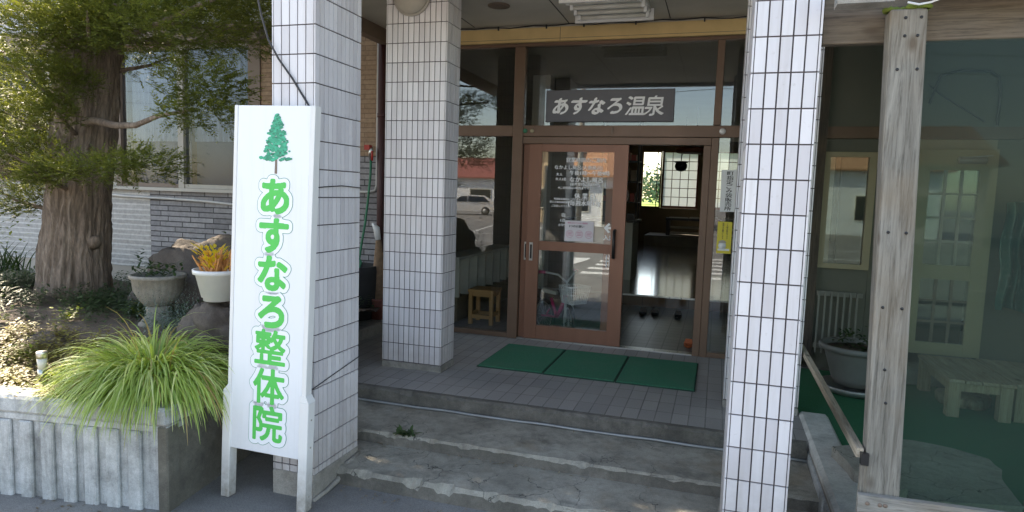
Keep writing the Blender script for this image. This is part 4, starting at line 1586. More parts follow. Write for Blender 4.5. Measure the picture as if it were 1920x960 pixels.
# grass clump
m = MB()
root_c = Vector((-3.10, 2.96, PT + .02))
for i in range(3600):
    a = R.uniform(0, 2 * math.pi)
    rr_ = math.sqrt(R.random())
    p = root_c + Vector((.26 * rr_ * math.cos(a), .14 * rr_ * math.sin(a), 0))
    out = Vector((math.cos(a) * 1.0, math.sin(a) * .75 - .18, 0))
    out += Vector((R.gauss(0, .28), R.gauss(0, .28), 0))
    up_ = R.uniform(.45, .95) * (1.2 - .55 * rr_)
    L_ = R.uniform(.26, .53)
    d = (out * (.4 + .5 * rr_) + Vector((0, 0, up_))).normalized()
    seg = 8
    wd_ = R.uniform(.008, .014)
    droop = R.uniform(2.2, 4.2)
    vs_, fs_ = [], []
    side = d.cross(Vector((0, 0, 1)))
    if side.length < 1e-3: side = Vector((1, 0, 0))
    side.normalize()
    side = (side + Vector((0, 0, R.uniform(-.5, .5)))).normalized()
    for s_ in range(seg + 1):
        t_ = s_ / seg
        w_ = wd_ * (1 - t_ ** 2.2) * (.55 + .45 * min(1, t_ * 4)) * .5 + .0004
        vs_ += [tuple(p - side * w_), tuple(p + side * w_)]
        p = p + d * (L_ / seg)
        floor_z = PT + .012 if (p.y > 2.66 + (p.x + 2.7) * math.tan(rz) and p.x < -2.68) else -1
        d = d + Vector((out.x, out.y, 0)) * .05 + Vector((0, 0, -droop / seg * (.4 + t_)))
        d.normalize()
        if p.z < floor_z:
            p.z = floor_z
            d.z = max(d.z, -.02)
        if s_:
            fs_.append((2 * s_ - 2, 2 * s_ - 1, 2 * s_ + 1, 2 * s_))
    q = min(1, max(.13, R.gauss(.57, .27))) if R.random() > .08 else 0.0
    m.add(vs_, fs_, q, True)
tag(m.build('ornamental_grass', M['blade'], org=tuple(root_c)), 'big fountain of striped yellow green grass spilling over the planter edge', 'grass clump')


def scatter_plant(name, label, cat, mat, base_pts, n, hgt, lw, spread=.06, stem=True, group=None, kind=None, up=1.0, lf=(.02, .045), trail=False):
    m = MB()
    for _ in range(n):
        bxp, byp = R.choice(base_pts)
        x = bxp + R.gauss(0, spread)
        y = byp + R.gauss(0, spread)
        z = soil_z(x, y)
        if y < 2.70 + (x + 2.7) * math.tan(rz):
            z = max(z, PT - .02)
        h_ = R.uniform(.3, 1) * hgt
        lean = Vector((R.gauss(0, .35), R.gauss(0, .35), up)).normalized()
        k = max(2, int(h_ / .02))
        for j in range(k):
            p = Vector((x, y, z)) + lean * (h_ * (j + 1) / k)
            a = R.uniform(0, 6.28)
            leaf_blade(m, p, (math.cos(a), math.sin(a), R.uniform(-.1, .6)), R.uniform(*lf), R.uniform(*lw), .5, 2)
    return tag(m.build(name, mat, org=(base_pts[0][0], base_pts[0][1], soil_z(*base_pts[0]))), label, cat, group, kind)


# ground cover over the bed
def rnd_pts(n, x0, x1, y0, y1):
    return [(R.uniform(x0, x1), R.uniform(y0, y1)) for _ in range(n)]


m = None
scatter_plant('ground_cover', 'dark green low ground cover around the tree foot', 'ground cover', M['leaf_dk'], [p for p in rnd_pts(170, -6.6, -3.3, 3.7, 4.5) + rnd_pts(150, -7.5, -3.3, 3.5, 6.2) if (p[0] + 5.3) ** 2 + (p[1] - 4.3) ** 2 > .14], 4200, .17, (.010, .022), .10, kind='stuff', lf=(.03, .07))
scatter_plant('sedum_cover', 'rusty and yellow sedum growing along the planter rim', 'ground cover', M['leaf_rust'], rnd_pts(110, -4.7, -3.4, 2.62, 3.25), 3200, .11, (.009, .019), .06, kind='stuff', lf=(.016, .036))
for i, (x, y, lb) in enumerate(((-4.45, 3.55, 'lime yellow leafy seedling in sun at the edge of the bare soil'), (-4.0, 3.75, 'lime yellow leafy seedling before the tree root'), (-4.95, 3.4, 'lime yellow leafy seedling at the left end of the bed'), (-3.62, 2.82, 'small yellow leaved plant beside the grass clump'), (-4.15, 3.0, 'yellow green creeping plant left of the garden lamp'))):
    scatter_plant('seedling', lb, 'plant', M['leaf_lime'], [(x, y)], 26, .12, (.016, .03), .035, lf=(.025, .05), group='lime seedlings in the bed')
# strap leaved plants by the wall
for i, (x, y, lb) in enumerate(((-6.6, 5.3, 'strap leaved plant at the wall just left of the trunk'), (-7.4, 5.2, 'strap leaved plant at the wall farther from the trunk'), (-5.0, 5.2, 'strap leaved plant at the wall just right of the trunk'))):
    m = MB()
    for k in range(70):
        a = R.uniform(0, 6.28)
        leaf_blade(m, (x + R.gauss(0, .12), y + R.gauss(0, .08), soil_z(x, y)), (math.cos(a) * .5, math.sin(a) * .5, 1), R.uniform(.25, .5), R.uniform(.012, .02), .9, 5)
    tag(m.build('strap_plant', M['leaf_dk'], org=(x, y, soil_z(x, y))), lb, 'plant', 'strap leaved plants by the wall')
# silvery lavender
m = MB()
for k in range(80):
    x, y = -3.42 + R.gauss(0, .13), 3.42 + R.gauss(0, .06)
    z = soil_z(x, y)
    h_ = R.uniform(.12, .36)
    lean = Vector((R.gauss(0, .14), R.gauss(0, .14), 1)).normalized()
    n_ = int(h_ / .009)
    for j in range(n_):
        a = j * 2.4 + R.uniform(-.3, .3)
        leaf_blade(m, Vector((x, y, z)) + lean * (h_ * j / n_), (math.cos(a), math.sin(a), .7), .032 * (1.15 - j / n_), .005, .3, 2)
tag(m.build('silver_herb', M['leaf_silver'], org=(-3.42, 3.42, .4)), 'silvery blue herb with upright needle stems behind the grass clump', 'plant')
# leafy plant by the big rock
m = MB()
for k in range(60):
    x, y = -3.3 + R.gauss(0, .14), 4.0 + R.gauss(0, .1)
    h_ = R.uniform(.3, .85)
    n_ = int(h_ / .05)
    lean = Vector((R.gauss(0, .16), R.gauss(0, .16), 1)).normalized()
    for j in range(2, n_):
        a = R.uniform(0, 6.28)
        leaf_blade(m, Vector((x, y, .35)) + lean * (h_ * j / n_), (math.cos(a), math.sin(a), .3), R.uniform(.05, .11), R.uniform(.015, .03), .7, 3)
tag(m.build('leafy_shrub', M['leaf_dk'], org=(-3.3, 4.0, .35)), 'dark leafy shrub between the big rock and the tall sign', 'shrub')


def rock(label, c, r, seed):
    m = MB()
    n_, k_ = 72, 44
    vs_, fs_ = [], []
    for j in range(k_ + 1):
        th = math.pi * j / k_
        for i in range(n_):
            ph = 2 * math.pi * i / n_
            d = Vector((math.sin(th) * math.cos(ph), math.sin(th) * math.sin(ph), math.cos(th)))
            f = 1 + .28 * noise.noise(d * 1.3 + Vector((seed, 0, 0))) + .13 * noise.noise(d * 3.1 + Vector((0, seed, 0))) + .07 * noise.noise(d * 8 + Vector((0, 0, seed))) + .045 * noise.noise(d * 17)
            vs_.append((c[0] + r[0] * d.x * f, c[1] + r[1] * d.y * f, c[2] + r[2] * d.z * f))
    for j in range(k_):
        for i in range(n_):
            fs_.append((j * n_ + i, j * n_ + (i + 1) % n_, (j + 1) * n_ + (i + 1) % n_, (j + 1) * n_ + i))
    m.add(vs_, fs_, .5, True)
    return tag(m.build('garden_rock', M['rock'], org=c), label, 'rock', 'dark rocks in the garden bed')


rock('dark rough rock carrying the white flowerpot', (-3.02, 3.44, .50), (.30, .22, .24), 2.2)
rock('large dark rock standing behind the two flowerpots', (-3.70, 4.10, .56), (.62, .30, .47), 5.1)
rock('low dark stone sunk in the soil behind the garden lamp', (-4.25, 3.25, .33), (.32, .16, .09), 8.4)

# white pot with yellow plant
wp = thing('flowerpot', 'white plastic flowerpot with yellow tipped plant on the front rock', 'pot', (-2.96, 3.36, .735))
m = MB()
m.lathe([(.088, 0), (.09, .022), (.100, .024), (.133, .165), (.148, .168), (.150, .195), (.138, .196), (.125, .17)], (-2.96, 3.36, .735), 36)
m.build('pot_body', M['pot_white'], wp)
m = MB()
for k in range(46):
    a = R.uniform(0, 6.28)
    p = Vector((-2.96 + R.gauss(0, .045), 3.36 + R.gauss(0, .045), .90))
    d = Vector((math.cos(a) * .55 - .2, math.sin(a) * .5, 1)).normalized()
    h_ = R.uniform(.07, .17)
    m.tube([p, p + d * h_ * .6, p + d * h_ + Vector((0, 0, .01))], [.006, .007, .004], 5, rnd=.1)
m.build('stems', plain('orange_stem', (0.55, 0.24, 0.07), 0.5, 0.3, 30), wp)
m = MB()
for k in range(120):
    a = R.uniform(0, 6.28)
    h_ = R.uniform(.03, .17)
    p = Vector((-2.96 + math.cos(a) * R.uniform(.0, .09) * 1.2 - .3 * h_, 3.36 + math.sin(a) * .08, .90 + h_))
    leaf_blade(m, p, (math.cos(a), math.sin(a), .9), R.uniform(.03, .06), R.uniform(.014, .026), .3, 3, rnd=R.uniform(.5, 1))
m.build('leaves', mat_leaf('yellow_leaf', (0.35, 0.33, 0.03), (0.62, 0.52, 0.05), (0.75, 0.45, 0.08), 0.4), wp)
ur = thing('stone_urn', 'fluted grey stone urn on a flared foot with dark leaves', 'pot', (-3.70, 3.62, .46))
m = MB()
m.lathe([(.13, 0), (.13, .02), (.09, .06), (.075, .10), (.085, .14)], (-3.70, 3.62, .46), 32)
m.build('foot', M['pot_grey'], ur)
m = MB()
m.lathe([(.085, .141), (.125, .19), (.155, .25), (.165, .33), (.18, .335), (.18, .36), (.16, .36), (.145, .3)], (-3.70, 3.62, .46), 72, flute=.018, nf=24)
m.build('bowl', M['pot_grey'], ur)
m = MB()
for k in range(140):
    a = R.uniform(0, 6.28)
    p = Vector((-3.70 + R.gauss(0, .09), 3.62 + R.gauss(0, .08), .80 + R.uniform(0, .09)))
    leaf_blade(m, p, (math.cos(a), math.sin(a), R.uniform(-.2, 1.2)), R.uniform(.03, .08), R.uniform(.012, .024), .6, 3)
for k in range(22):
    p = Vector((-3.86 + R.gauss(0, .02), 3.62 + R.gauss(0, .02), .82 + k * .008))
    a = R.uniform(0, 6.28)
    leaf_blade(m, p, (math.cos(a), math.sin(a), .4), .06, .02, .5, 3)
m.build('leaves', M['leaf_dk'], ur)
# solar lamp
sl = thing('garden_lamp', 'short steel solar garden lamp standing in the bed behind the planter rim', 'garden lamp', (-3.68, 2.76, .29))
m = MB()
m.lathe([(.024, 0), (.024, .05)], (-3.68, 2.76, .31), 20)
m.build('base', M['steel'], sl)
m = MB()
m.lathe([(.021, .051), (.026, .115)], (-3.68, 2.76, .31), 20)
m.build('lens', M['panel_white'], sl)
m = MB()
m.lathe([(.027, .116), (.029, .15), (.027, .155)], (-3.68, 2.76, .31), 20)
m.build('cap', M['steel'], sl)

# ------------------------------------------------------------------ the tree
def trunk_center(z):
    t_ = (z - .3) / 2.4
    return Vector((-5.34 + .17 * t_ + .10 * t_ * t_, 4.30 + .03 * t_, z))


tree = thing('conifer_tree', 'old conifer with thick furrowed trunk and layered foliage before the wing', 'tree', (-5.3, 4.3, .3))
m = MB()
na, nz = 160, 150
vs_, fs_ = [], []
for j in range(nz + 1):
    z = .12 + (6.2 - .12) * (j / nz) ** 1.25
    c = trunk_center(min(z, 4))
    if z > 4: c = Vector((c.x, c.y, z))
    base_r = .272 - .018 * (z - .3)
    base_r = max(.06, base_r) + .075 * math.exp(-(z - .2) / .25)
    for i in range(na):
        a = 2 * math.pi * i / na
        tw_ = a + .10 * z
        rid = noise.noise(Vector((math.cos(tw_) * 2.6, math.sin(tw_) * 2.6, z * 1.1)))
        rid2 = noise.noise(Vector((math.cos(tw_) * 7, math.sin(tw_) * 7, z * 2.4 + 9)))
        fine = noise.noise(Vector((math.cos(tw_) * 22, math.sin(tw_) * 24, z * 8)))
        lob = noise.noise(Vector((math.cos(a) * 1.6, math.sin(a) * 1.6, 4.0))) * math.exp(-(z - .1) / .5)
        r_ = base_r * (1 + .12 * rid - .15 * abs(rid2) + .07 * fine + .6 * lob)
        vs_.append((c.x + r_ * math.cos(a), c.y + r_ * math.sin(a), z))
for j in range(nz):
    for i in range(na):
        fs_.append((j * na + i, j * na + (i + 1) % na, (j + 1) * na + (i + 1) % na, (j + 1) * na + i))
m.add(vs_, fs_, .5, True)
trunk = m.build('trunk', M['bark'], tree)
m = MB()
m.tube([(-5.06, 4.26, .93), (-4.99, 4.24, .95), (-4.955, 4.23, .98)], [.08, .045, .018], 9)
m.build('knot', M['bark'], trunk)
CL = [(-3.82, 3.90, 2.53, .62, .42, .20), (-3.42, 3.80, 2.13, .33, .30, .16), (-4.38, 4.15, 2.80, .50, .42, .20), (-3.30, 3.75, 2.72, .40, .34, .09),
      (-3.36, 3.72, 1.93, .36, .26, .10), (-4.22, 3.78, 1.53, .62, .30, .09), (-3.92, 3.75, 1.58, .33, .25, .10), (-5.02, 3.95, 2.62, .50, .36, .22), (-5.06, 3.88, 2.20, .46, .34, .20),
      (-5.64, 4.15, 1.97, .36, .30, .18), (-5.32, 3.92, 1.62, .38, .28, .17), (-5.76, 4.15, 1.30, .30, .26, .15), (-4.46, 3.78, 2.62, .38, .30, .18),
      (-6.35, 4.50, 2.52, .30, .30, .17), (-4.85, 3.85, 1.95, .22, .18, .10), (-5.0, 3.8, 1.5, .3, .2, .1), (-6.3, 4.4, 1.9, .2, .3, .12)]
SHADE_CL = [(-5.0, 4.75, 2.75, .5, .4, .2), (-5.3, 4.95, 3.1, .5, .4, .25), (-5.6, 5.05, 3.35, .5, .4, .25), (-5.9, 5.3, 3.6, .5, .45, .25), (-4.75, 4.6, 2.5, .35, .3, .18), (-4.55, 5.5, 3.0, .6, .5, .3), (-5.2, 5.3, 3.3, .6, .5, .3), (-4.2, 5.0, 3.3, .5, .5, .25), (-5.6, 5.9, 3.9, .7, .6, .3), (-4.3, 5.25, 2.95, .55, .5, .25), (-4.9, 5.6, 3.5, .7, .6, .3), (-3.95, 4.9, 2.75, .45, .45, .2), (-4.7, 5.3, 3.2, .6, .5, .3), (-5.3, 5.5, 3.7, .7, .6, .3), (-3.9, 4.5, 3.15, .5, .45, .2), (-4.4, 4.8, 3.5, .6, .5, .25)]  # foliage clusters added to block the sun from the steps
rr2 = random.Random(21)
for k in range(64):
    z = rr2.uniform(3.2, 6.8)
    a = rr2.uniform(0, 6.28)
    d_ = rr2.uniform(.2, 1.75) * (1 - (z - 3) / 6.0)
    SHADE_CL.append((-5.0 + d_ * math.cos(a), 4.3 + d_ * math.sin(a), z, .62, .62, .26))  # unseen upper crown, filled in for its shadow
m = MB()
lm = MB()


def spray(m, p, d, L_, n_, rr_, base_q):
    d = d.normalized()
    s = d.cross(Vector((0, 0, 1)))
    if s.length < .05: s = Vector((1, 0, 0))
    s.normalize()
    for j in range(n_):
        t_ = (j + .5) / n_
        side = s if j % 2 else -s
        q = p + d * (L_ * t_)
        dd = (d * .8 + side * (1.0 - .35 * t_) + Vector((0, 0, rr_.uniform(-.25, .35)))).normalized()
        ln = L_ * .29 * (1.1 - .55 * t_) * rr_.uniform(.75, 1.25)
        w_ = dd.cross(Vector((rr_.gauss(0, .5), rr_.gauss(0, .5), 1))).normalized() * ln * .17
        b = q + dd * ln
        mid = q + dd * ln * .5
        m.add([tuple(q), tuple(mid - w_), tuple(b), tuple(mid + w_)], [(0, 1, 2, 3)], min(1, max(0, base_q + rr_.gauss(0, .16))))
        
    m.add([tuple(p - s * .002), tuple(p + s * .002), tuple(p + d * L_)], [(0, 1, 2)], .05)


for ci, (x, y, z, ax_, ay_, az_) in enumerate(CL + SHADE_CL):
    upper = ci >= len(CL)
    c = Vector((x, y, z))
    vol = ax_ * ay_ * az_
    n_ = int((vol / .05) ** .7 * (1250 if ci < 7 else 1900 if not upper else 460))
    tc_ = trunk_center(min(z, 4))
    # limb
    st_ = Vector((tc_.x, tc_.y, z - .12))
    outv = (c - st_)
    p1 = st_ + outv * .45 + Vector((0, 0, -.05))
    p2 = c + outv.normalized() * ax_ * .45
    if outv.length > .35 and ci not in (0, 1, 4, 5, 6):
        lm.tube([st_, p1, c - Vector((0, 0, az_ * .25)), p2], [.030, .021, .013, .004], 7)
    for k in range(n_):
        while True:
            u = Vector((rr2.uniform(-1, 1), rr2.uniform(-1, 1), rr2.uniform(-1, 1)))
            if u.length <= 1: break
        # clumpy: keep only where the noise field is high, so gaps show what is behind
        p = c + Vector((u.x * ax_, u.y * ay_, u.z * az_))
        dens = noise.noise(p * 4.2) + .45 * noise.noise(p * 10)
        if dens < -.05 - .3 * (1 - u.length):
            continue
        o_ = Vector((u.x, u.y, u.z * .5))
        d = (o_ + outv.normalized() * .6 * Vector((1, 1, 0)).length / 1.4 + Vector((rr2.gauss(0, .45), rr2.gauss(0, .45), rr2.gauss(.10, .35))))
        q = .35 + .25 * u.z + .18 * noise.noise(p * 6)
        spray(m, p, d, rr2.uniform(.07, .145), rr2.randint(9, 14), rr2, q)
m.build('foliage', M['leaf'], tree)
# two bare limbs seen against the window and at the top
lm.tube([(-5.05, 4.22, 1.93), (-4.80, 4.1, 1.93), (-4.45, 3.98, 1.88), (-4.15, 3.88, 1.87), (-3.85, 3.80, 1.93), (-3.5, 3.74, 1.96)], [.045, .032, .026, .022, .017, .008], 8)
lm.tube([(-5.2, 4.25, 2.45), (-5.35, 4.2, 2.70), (-5.48, 4.15, 2.83), (-5.75, 4.1, 2.98), (-6.1, 4.05, 3.1)], [.07, .055, .045, .04, .03], 8)
lm.tube([(-4.95, 4.25, 2.70), (-4.6, 4.1, 2.92), (-4.0, 4.0, 2.95), (-3.3, 3.9, 2.9)], [.05, .036, .026, .01], 8)
lm.tube([(-4.99, 4.2, 1.72), (-4.93, 4.15, 1.73), (-4.90, 4.13, 1.76)], [.022, .012, .004], 6)
lm.build('limb', M['bark'], tree)
# neighbouring shrub at the far left edge and tree mass beyond it, out of the way of the sun
m = MB()
for k in range(900):
    u = Vector((rr2.gauss(0, .33), rr2.gauss(0, .3), rr2.gauss(0, .5)))
    p = Vector((-7.75, 4.9, 1.15)) + u
    if p.z < .2: continue
    a = rr2.uniform(0, 6.28)
    leaf_blade(m, p, (math.cos(a), math.sin(a), rr2.uniform(-.2, .7)), rr2.uniform(.05, .1), rr2.uniform(.025, .045), .5, 2)
gs = thing('green_shrub', 'bright broadleaf shrub at the far edge beside the old conifer', 'shrub', (-7.75, 4.9, .2))
m.build('leaves', M['leaf_lime'], gs)
m = MB()
for k in range(7):
    a = k * .9
    m.tube([(-7.75, 4.9, .1), (-7.75 + .15 * math.cos(a), 4.9 + .15 * math.sin(a), .8), (-7.75 + .35 * math.cos(a), 4.9 + .3 * math.sin(a), 1.6)], [.02, .013, .005], 6)
m.build('stems', M['bark'], gs)

# ------------------------------------------------------------------ tall green and white sign
sign = thing('standing_sign', 'tall white standing sign with a green tree picture and green vertical lettering', 'sign', (-2.27, 2.95, GZ))
# frame of the board: leans slightly back and to the side against the pillar
org_s = Vector((-2.272, 2.905, GZ))
SM = Matrix.Translation(org_s) @ Matrix.Rotation(math.radians(0.85), 4, 'Y') @ Matrix.Rotation(math.radians(-1.75), 4, 'X')
H0, H1 = 0.285, 2.155


def sb(nm, mt, *b, ch=0.0):
    m = MB(); m.m = SM
    m.box(*b, ch=ch)
    return m.build(nm, M[mt], sign)


sb('board', 'sign_white', -.236, .214, .002, .040, H0, H1, ch=.002)
sb('frame', 'sign_frame', .2145, .241, -.001, .052, .62, H1 + .001, ch=.002)
sb('frame', 'sign_frame', -.258, -.2365, -.001, .052, .62, H1 + .001, ch=.002)
for s_ in (-1, 1):
    m = MB(); m.m = SM
    a, b = (-.285, -.232) if s_ < 0 else (.207, .262)
    m.box(a, b, -.006, .056, .0, .60, ch=.003)
    c0, c1 = (a, b)
    e0, e1 = (-.258, b) if s_ < 0 else (a, .241)
    m.add([(c0, -.006, .6005), (c1, -.006, .6005), (c1, .056, .6005), (c0, .056, .6005), (e0, -.004, .635), (e1, -.004, .635), (e1, .054, .635), (e0, .054, .635)],
          [(0, 1, 5, 4), (1, 2, 6, 5), (2, 3, 7, 6), (3, 0, 4, 7), (4, 5, 6, 7)])
    lg = m.build('leg', M['sign_frame'], sign)
    m = MB(); m.m = SM
    for z in (.08, .35, .5):
        m.box(b + .0002, b + .003, .02, .028, z, z + .008)
    m.build('rivet', M['lamp_grey'], lg)
cz = [1.680, 1.473, 1.272, 1.065, .872, .658, .453]
m1, m2, m3 = MB(), MB(), MB()
for mm in (m1, m2, m3):
    mm.m = SM
for i, ch in enumerate("あすなろ整体院"):
    D, g = distance_glyph(ch, 110)
    em = .203
    mid = (.012 - .001 * i, cz[i])
    # slightly narrowed glyphs
    for mm, lv, y in ((m1, .160, .0012), (m2, .146, .0004), (m3, .047 if i < 4 else .030, -.0004)):
        contour_mb(D, g, lv, mid, em, y, 0, mm)
m1.build('lettering_outline', M['sign_line'], sign)
m2.build('lettering_halo', M['sign_text_white'], sign)
m3.build('lettering', M['sign_green'], sign)
# the tree picture: trunk and many small leaf lobes
m = MB(); m.m = SM
tx, tz0, tz1 = .012, 1.80, 2.115
m.add([(tx - .008, .0008, tz0), (tx + .008, .0008, tz0), (tx + .005, .0008, tz0 + .13), (tx - .005, .0008, tz0 + .13)], [(0, 1, 2, 3)], .5)
m.build('picture_trunk', M['lintel'], sign)
tl_ = NT('picture_leaf')
tl_.base(tl_.ramp(tl_.rnd(), ((0, (.015, .16, .10)), (.45, (.02, .33, .19)), (1, (.03, .46, .27)))))
tl_.rough(.5)
rs = random.Random(4)
m = MB(); m.m = SM
for k in range(520):
    t_ = rs.random() ** .8
    z = tz0 + .07 + t_ * (tz1 - tz0 - .075)
    half = .083 * (1 - t_) ** .75 * (1 + .18 * math.sin(t_ * 34)) + .004
    x = tx + rs.uniform(-1, 1) * half
    r_ = rs.uniform(.006, .0115) * (1.1 - .5 * t_)
    n_ = 6
    y = .0005 - k * .0000015
    m.add([(x + r_ * 1.25 * math.cos(a + .3), y, z + r_ * .8 * math.sin(a + .3)) for a in [j * 2 * math.pi / n_ for j in range(n_)]], [tuple(range(n_))], rs.random())
m.build('picture_crown', tl_.mat, sign)
m = MB()
m.tube([(-2.40, 3.02, 2.50), (-2.37, 3.025, 2.36), (-2.33, 3.03, 2.23), (-2.27, 3.035, 2.13), (-2.19, 3.04, 2.03), (-2.10, 3.045, 1.90), (-2.08, 3.04, 1.87)], .0055, 6)
m.tube([(-2.40, 3.02, 2.50), (-2.44, 3.02, 2.8), (-2.46, 3.03, 3.05)], .0055, 6)
tag(m.build('sign_cable', M['cable'], org=(-2.3, 3.02, 2.2)), 'dark cable hanging across the pillar down to the tall sign', 'cable')
m = MB()
m.tube([(-2.050, 3.0, 1.452), (-2.050, 3.12, 1.462), (-2.049, 3.3, 1.472), (-2.049, 3.515, 1.463)], .003, 5)
tag(m.build('tie_wire', M['cable'], org=(-2.05, 3.2, 1.4)), 'upper thin wire tying the tall sign round its pillar', 'wire')
m = MB()
m.tube([(-2.050, 3.0, .36), (-2.050, 3.2, .39), (-2.049, 3.515, .435)], .003, 5)
tag(m.build('tie_wire', M['cable'], org=(-2.05, 3.2, .4)), 'lower thin wire tying the tall sign round its pillar', 'wire')

# ------------------------------------------------------------------ the glazed terrace
bx_ = MB()
tk = thing('terrace_kerb', 'old concrete kerb with painted block face under the timber post', 'kerb', (.7, 3.9, GZ))
m = MB()
m.box(.612, .80, 3.125, 4.86, -.05, .022, ch=.02)
m.box(.802, 3.4, 3.125, 3.27, -.05, .020, ch=.02)
m.box(.59, 3.4, 2.97, 3.108, -.05, .019, ch=.012)
m.build('coping', M['kerb_stone'], tk)
m = MB()
for r_ in range(2):
    for k in range(5):
        y = 3.07 + k * .36 - (.18 if r_ else 0)
        m.box(.60 + .004 * (k % 2), .78, max(3.13, y), min(4.85, y + .352), GZ + .005 + r_ * .11, GZ + .11 + r_ * .11, ch=.005)
m.box(.60, 3.4, 2.985, 3.1, GZ - .02, -.052)
m.box(.79, 3.4, 3.13, 3.2, GZ - .02, -.052)
m.build('painted_block', M['planter'], tk)
sheet('terrace_turf', M['turf'], .80, 3.4, 3.25, 6.24, -.004)
sheet('terrace_turf', M['turf'], .622, .80, 4.862, 6.24, -.003)
setbox('terrace_ground', M['plinth'], .615, 3.4, 3.26, 6.26, GZ, -.012)

post = thing('timber_post', 'weathered grey timber post at the corner of the glazed terrace', 'post', (.66, 3.06, .02))
shear = Matrix(((1, 0, -.028, .664 + .0045), (0, 1, 0, 3.02), (0, 0, 1, .022), (0, 0, 0, 1)))
m = MB(); m.m = shear
m.box(0, .132, 0, .092, 0, 2.215, ch=.006)
m.build('post_body', M['timber'], post)
m = MB()
for z, xs_ in ((1.02, (.03, .10)), (1.33, (.035, .10)), (1.98, (.035, .105)), (2.11, (.055, .10)), (2.18, (.055, .11)), (.62, (.06,)), (.76, (.05,))):
    for x in xs_:
        m = MB()
        m.m = shear @ Matrix.Translation((x, -.0008, z)) @ Matrix.Rotation(math.radians(90), 4, 'X')
        m.lathe([(.0065, -.0005), (.006, .0012)], n=10)
        m.build('screw', M['black'], post)
m = MB()
m.m = shear
for k in range(14):
    x, y = R.uniform(.0, .13), R.uniform(.0, .08)
    m.lathe([(.02, 0), (.024, .008), (.012, .02), (.003, .024)], (x, y, 2.215), 8)
m.build('moss', M['moss'], post)
tb = thing('header_beam', 'brown timber beam across the top of the glazed terrace', 'beam', (1.6, 3.13, 2.2))
bx('beam', M['timber_beam'], tb, .376, 3.4, 3.118, 3.17, 2.13, 2.33, ch=.004)
m = MB()
m.box(.40, .60, 2.93, 3.01, 2.243, 2.252)
m.box(.40, .60, 2.925, 2.932, 2.243, 2.30)
m.box(.40, .60, 3.01, 3.016, 2.243, 2.29)
tag(m.build('gutter', M['plinth'], org=(.5, 2.97, 2.25)), 'short galvanised gutter piece in front of the brown beam', 'gutter')
m = MB()
m.tube([(.66, 3.0, 2.256), (.70, 3.0, 2.246), (.74, 3.0, 2.252), (.80, 3.0, 2.275), (.86, 3.0, 2.31), (.95, 3.0, 2.38)], .004, 6)
tag(m.build('loose_cord', M['white_metal'], org=(.7, 3, 2.25)), 'thin white cord trailing from the top of the timber post', 'cord')
fr = thing('bottom_rail', 'grey timber rail screwed across the foot of the timber post', 'rail', (1.5, 3.0, .2))
m = MB()
m.bar((.632, 2.997, .212), (3.4, 2.997, .262), .028, .074)
m.build('rail', M['timber_x'], fr)
m = MB()
for x in (.668, .715, .735):
    m.m = Matrix.Translation((x, 2.982, .215 + (x - .63) * .018)) @ Matrix.Rotation(math.radians(90), 4, 'X')
    m.lathe([(.009, -.0005), (.007, .003)], n=12)
    m.build('screw', M['lintel'], fr)
    m = MB()
sr = thing('side_rail', 'thin timber rail running back from the timber post into the terrace', 'rail', (.63, 4, .43))
m = MB()
m.bar((.634, 3.03, .412), (.625, 5.05, .43), .028, .04)
m.build('rail', M['timber_y'], sr)
m = MB()
m.box(.634, .664, 3.0, 3.03, .37, .42)
m.build('bracket', M['black'], sr)
m = MB()
m.box(.642, .662, 3.035, 3.06, .02, .385)
tag(m.build('batten', M['timber'], org=(.65, 3.05, .02)), 'narrow pale batten standing against the foot of the timber post', 'batten')
gz = thing('vinyl_screen', 'greenish clear sheets closing the terrace behind the timber post', 'screen', (1.6, 3.14, .02))
bx('front_sheet', M['film'], gz, .70, 3.4, 3.113, 3.1165, .024, 2.128)
tr = thing('terrace_roof', 'dim lean to roof over the glazed terrace', 'roof', (1.6, 4.6, 2.6))
m = MB()
m.add([(.73, 2.95, 2.275), (3.5, 2.95, 2.275), (3.5, 6.24, 3.0), (.73, 6.24, 3.0), (.73, 2.95, 2.30), (3.5, 2.95, 2.30), (3.5, 6.24, 3.03), (.73, 6.24, 3.03)], [(0, 3, 2, 1), (4, 5, 6, 7), (0, 1, 5, 4), (1, 2, 6, 5), (2, 3, 7, 6), (3, 0, 4, 7)])
m.build('roof_sheet', M['roof_sheet'], tr)
for x in (1.2, 1.9, 2.6, 3.3):
    m = MB()
    m.bar((x, 3.18, 2.285), (x, 6.2, 2.95), .05, .06)
    m.build('rafter', M['timber_dark'], tr)
# back wall of the terrace
tw_ = thing('terrace_back_wall', 'dim grey green wall with a window pane at the back of the terrace', 'wall', (2, 6.3, 0))
bx('wall_panel', M['dim_wall'], tw_, 1.26, 1.555, 6.30, 6.40, .0, 2.012)
bx('wall_panel', M['dim_wall'], tw_, 2.122, 3.4, 6.30, 6.40, .0, 2.012)
bx('wall_panel', M['dim_wall'], tw_, .852, 3.4, 6.30, 6.40, 2.116, 3.06)
bx('wall_panel', M['dim_wall'], tw_, .852, 1.258, 6.30, 6.40, .0, .895)
bx('wall_panel', M['wall_in'], tw_, 1.556, 2.121, 6.30, 6.40, 1.935, 2.012)
bx('transom', M['brown2'], tw_, .852, 3.4, 6.275, 6.39, 2.014, 2.114)
m = MB()
m.box(.853, .90, 6.27, 6.36, .897, 1.90)
m.box(1.20, 1.257, 6.27, 6.36, .897, 1.90)
m.box(.90, 1.20, 6.27, 6.36, .897, .94)
m.box(.90, 1.20, 6.27, 6.36, 1.86, 1.90)
m.build('window_frame', M['cream'], tw_)
bx('pane', M['glass'], tw_, .90, 1.20, 6.30, 6.305, .94, 1.86)
bx('wall_panel', M['dim_wall'], tw_, .853, 1.257, 6.29, 6.39, 1.902, 2.011)
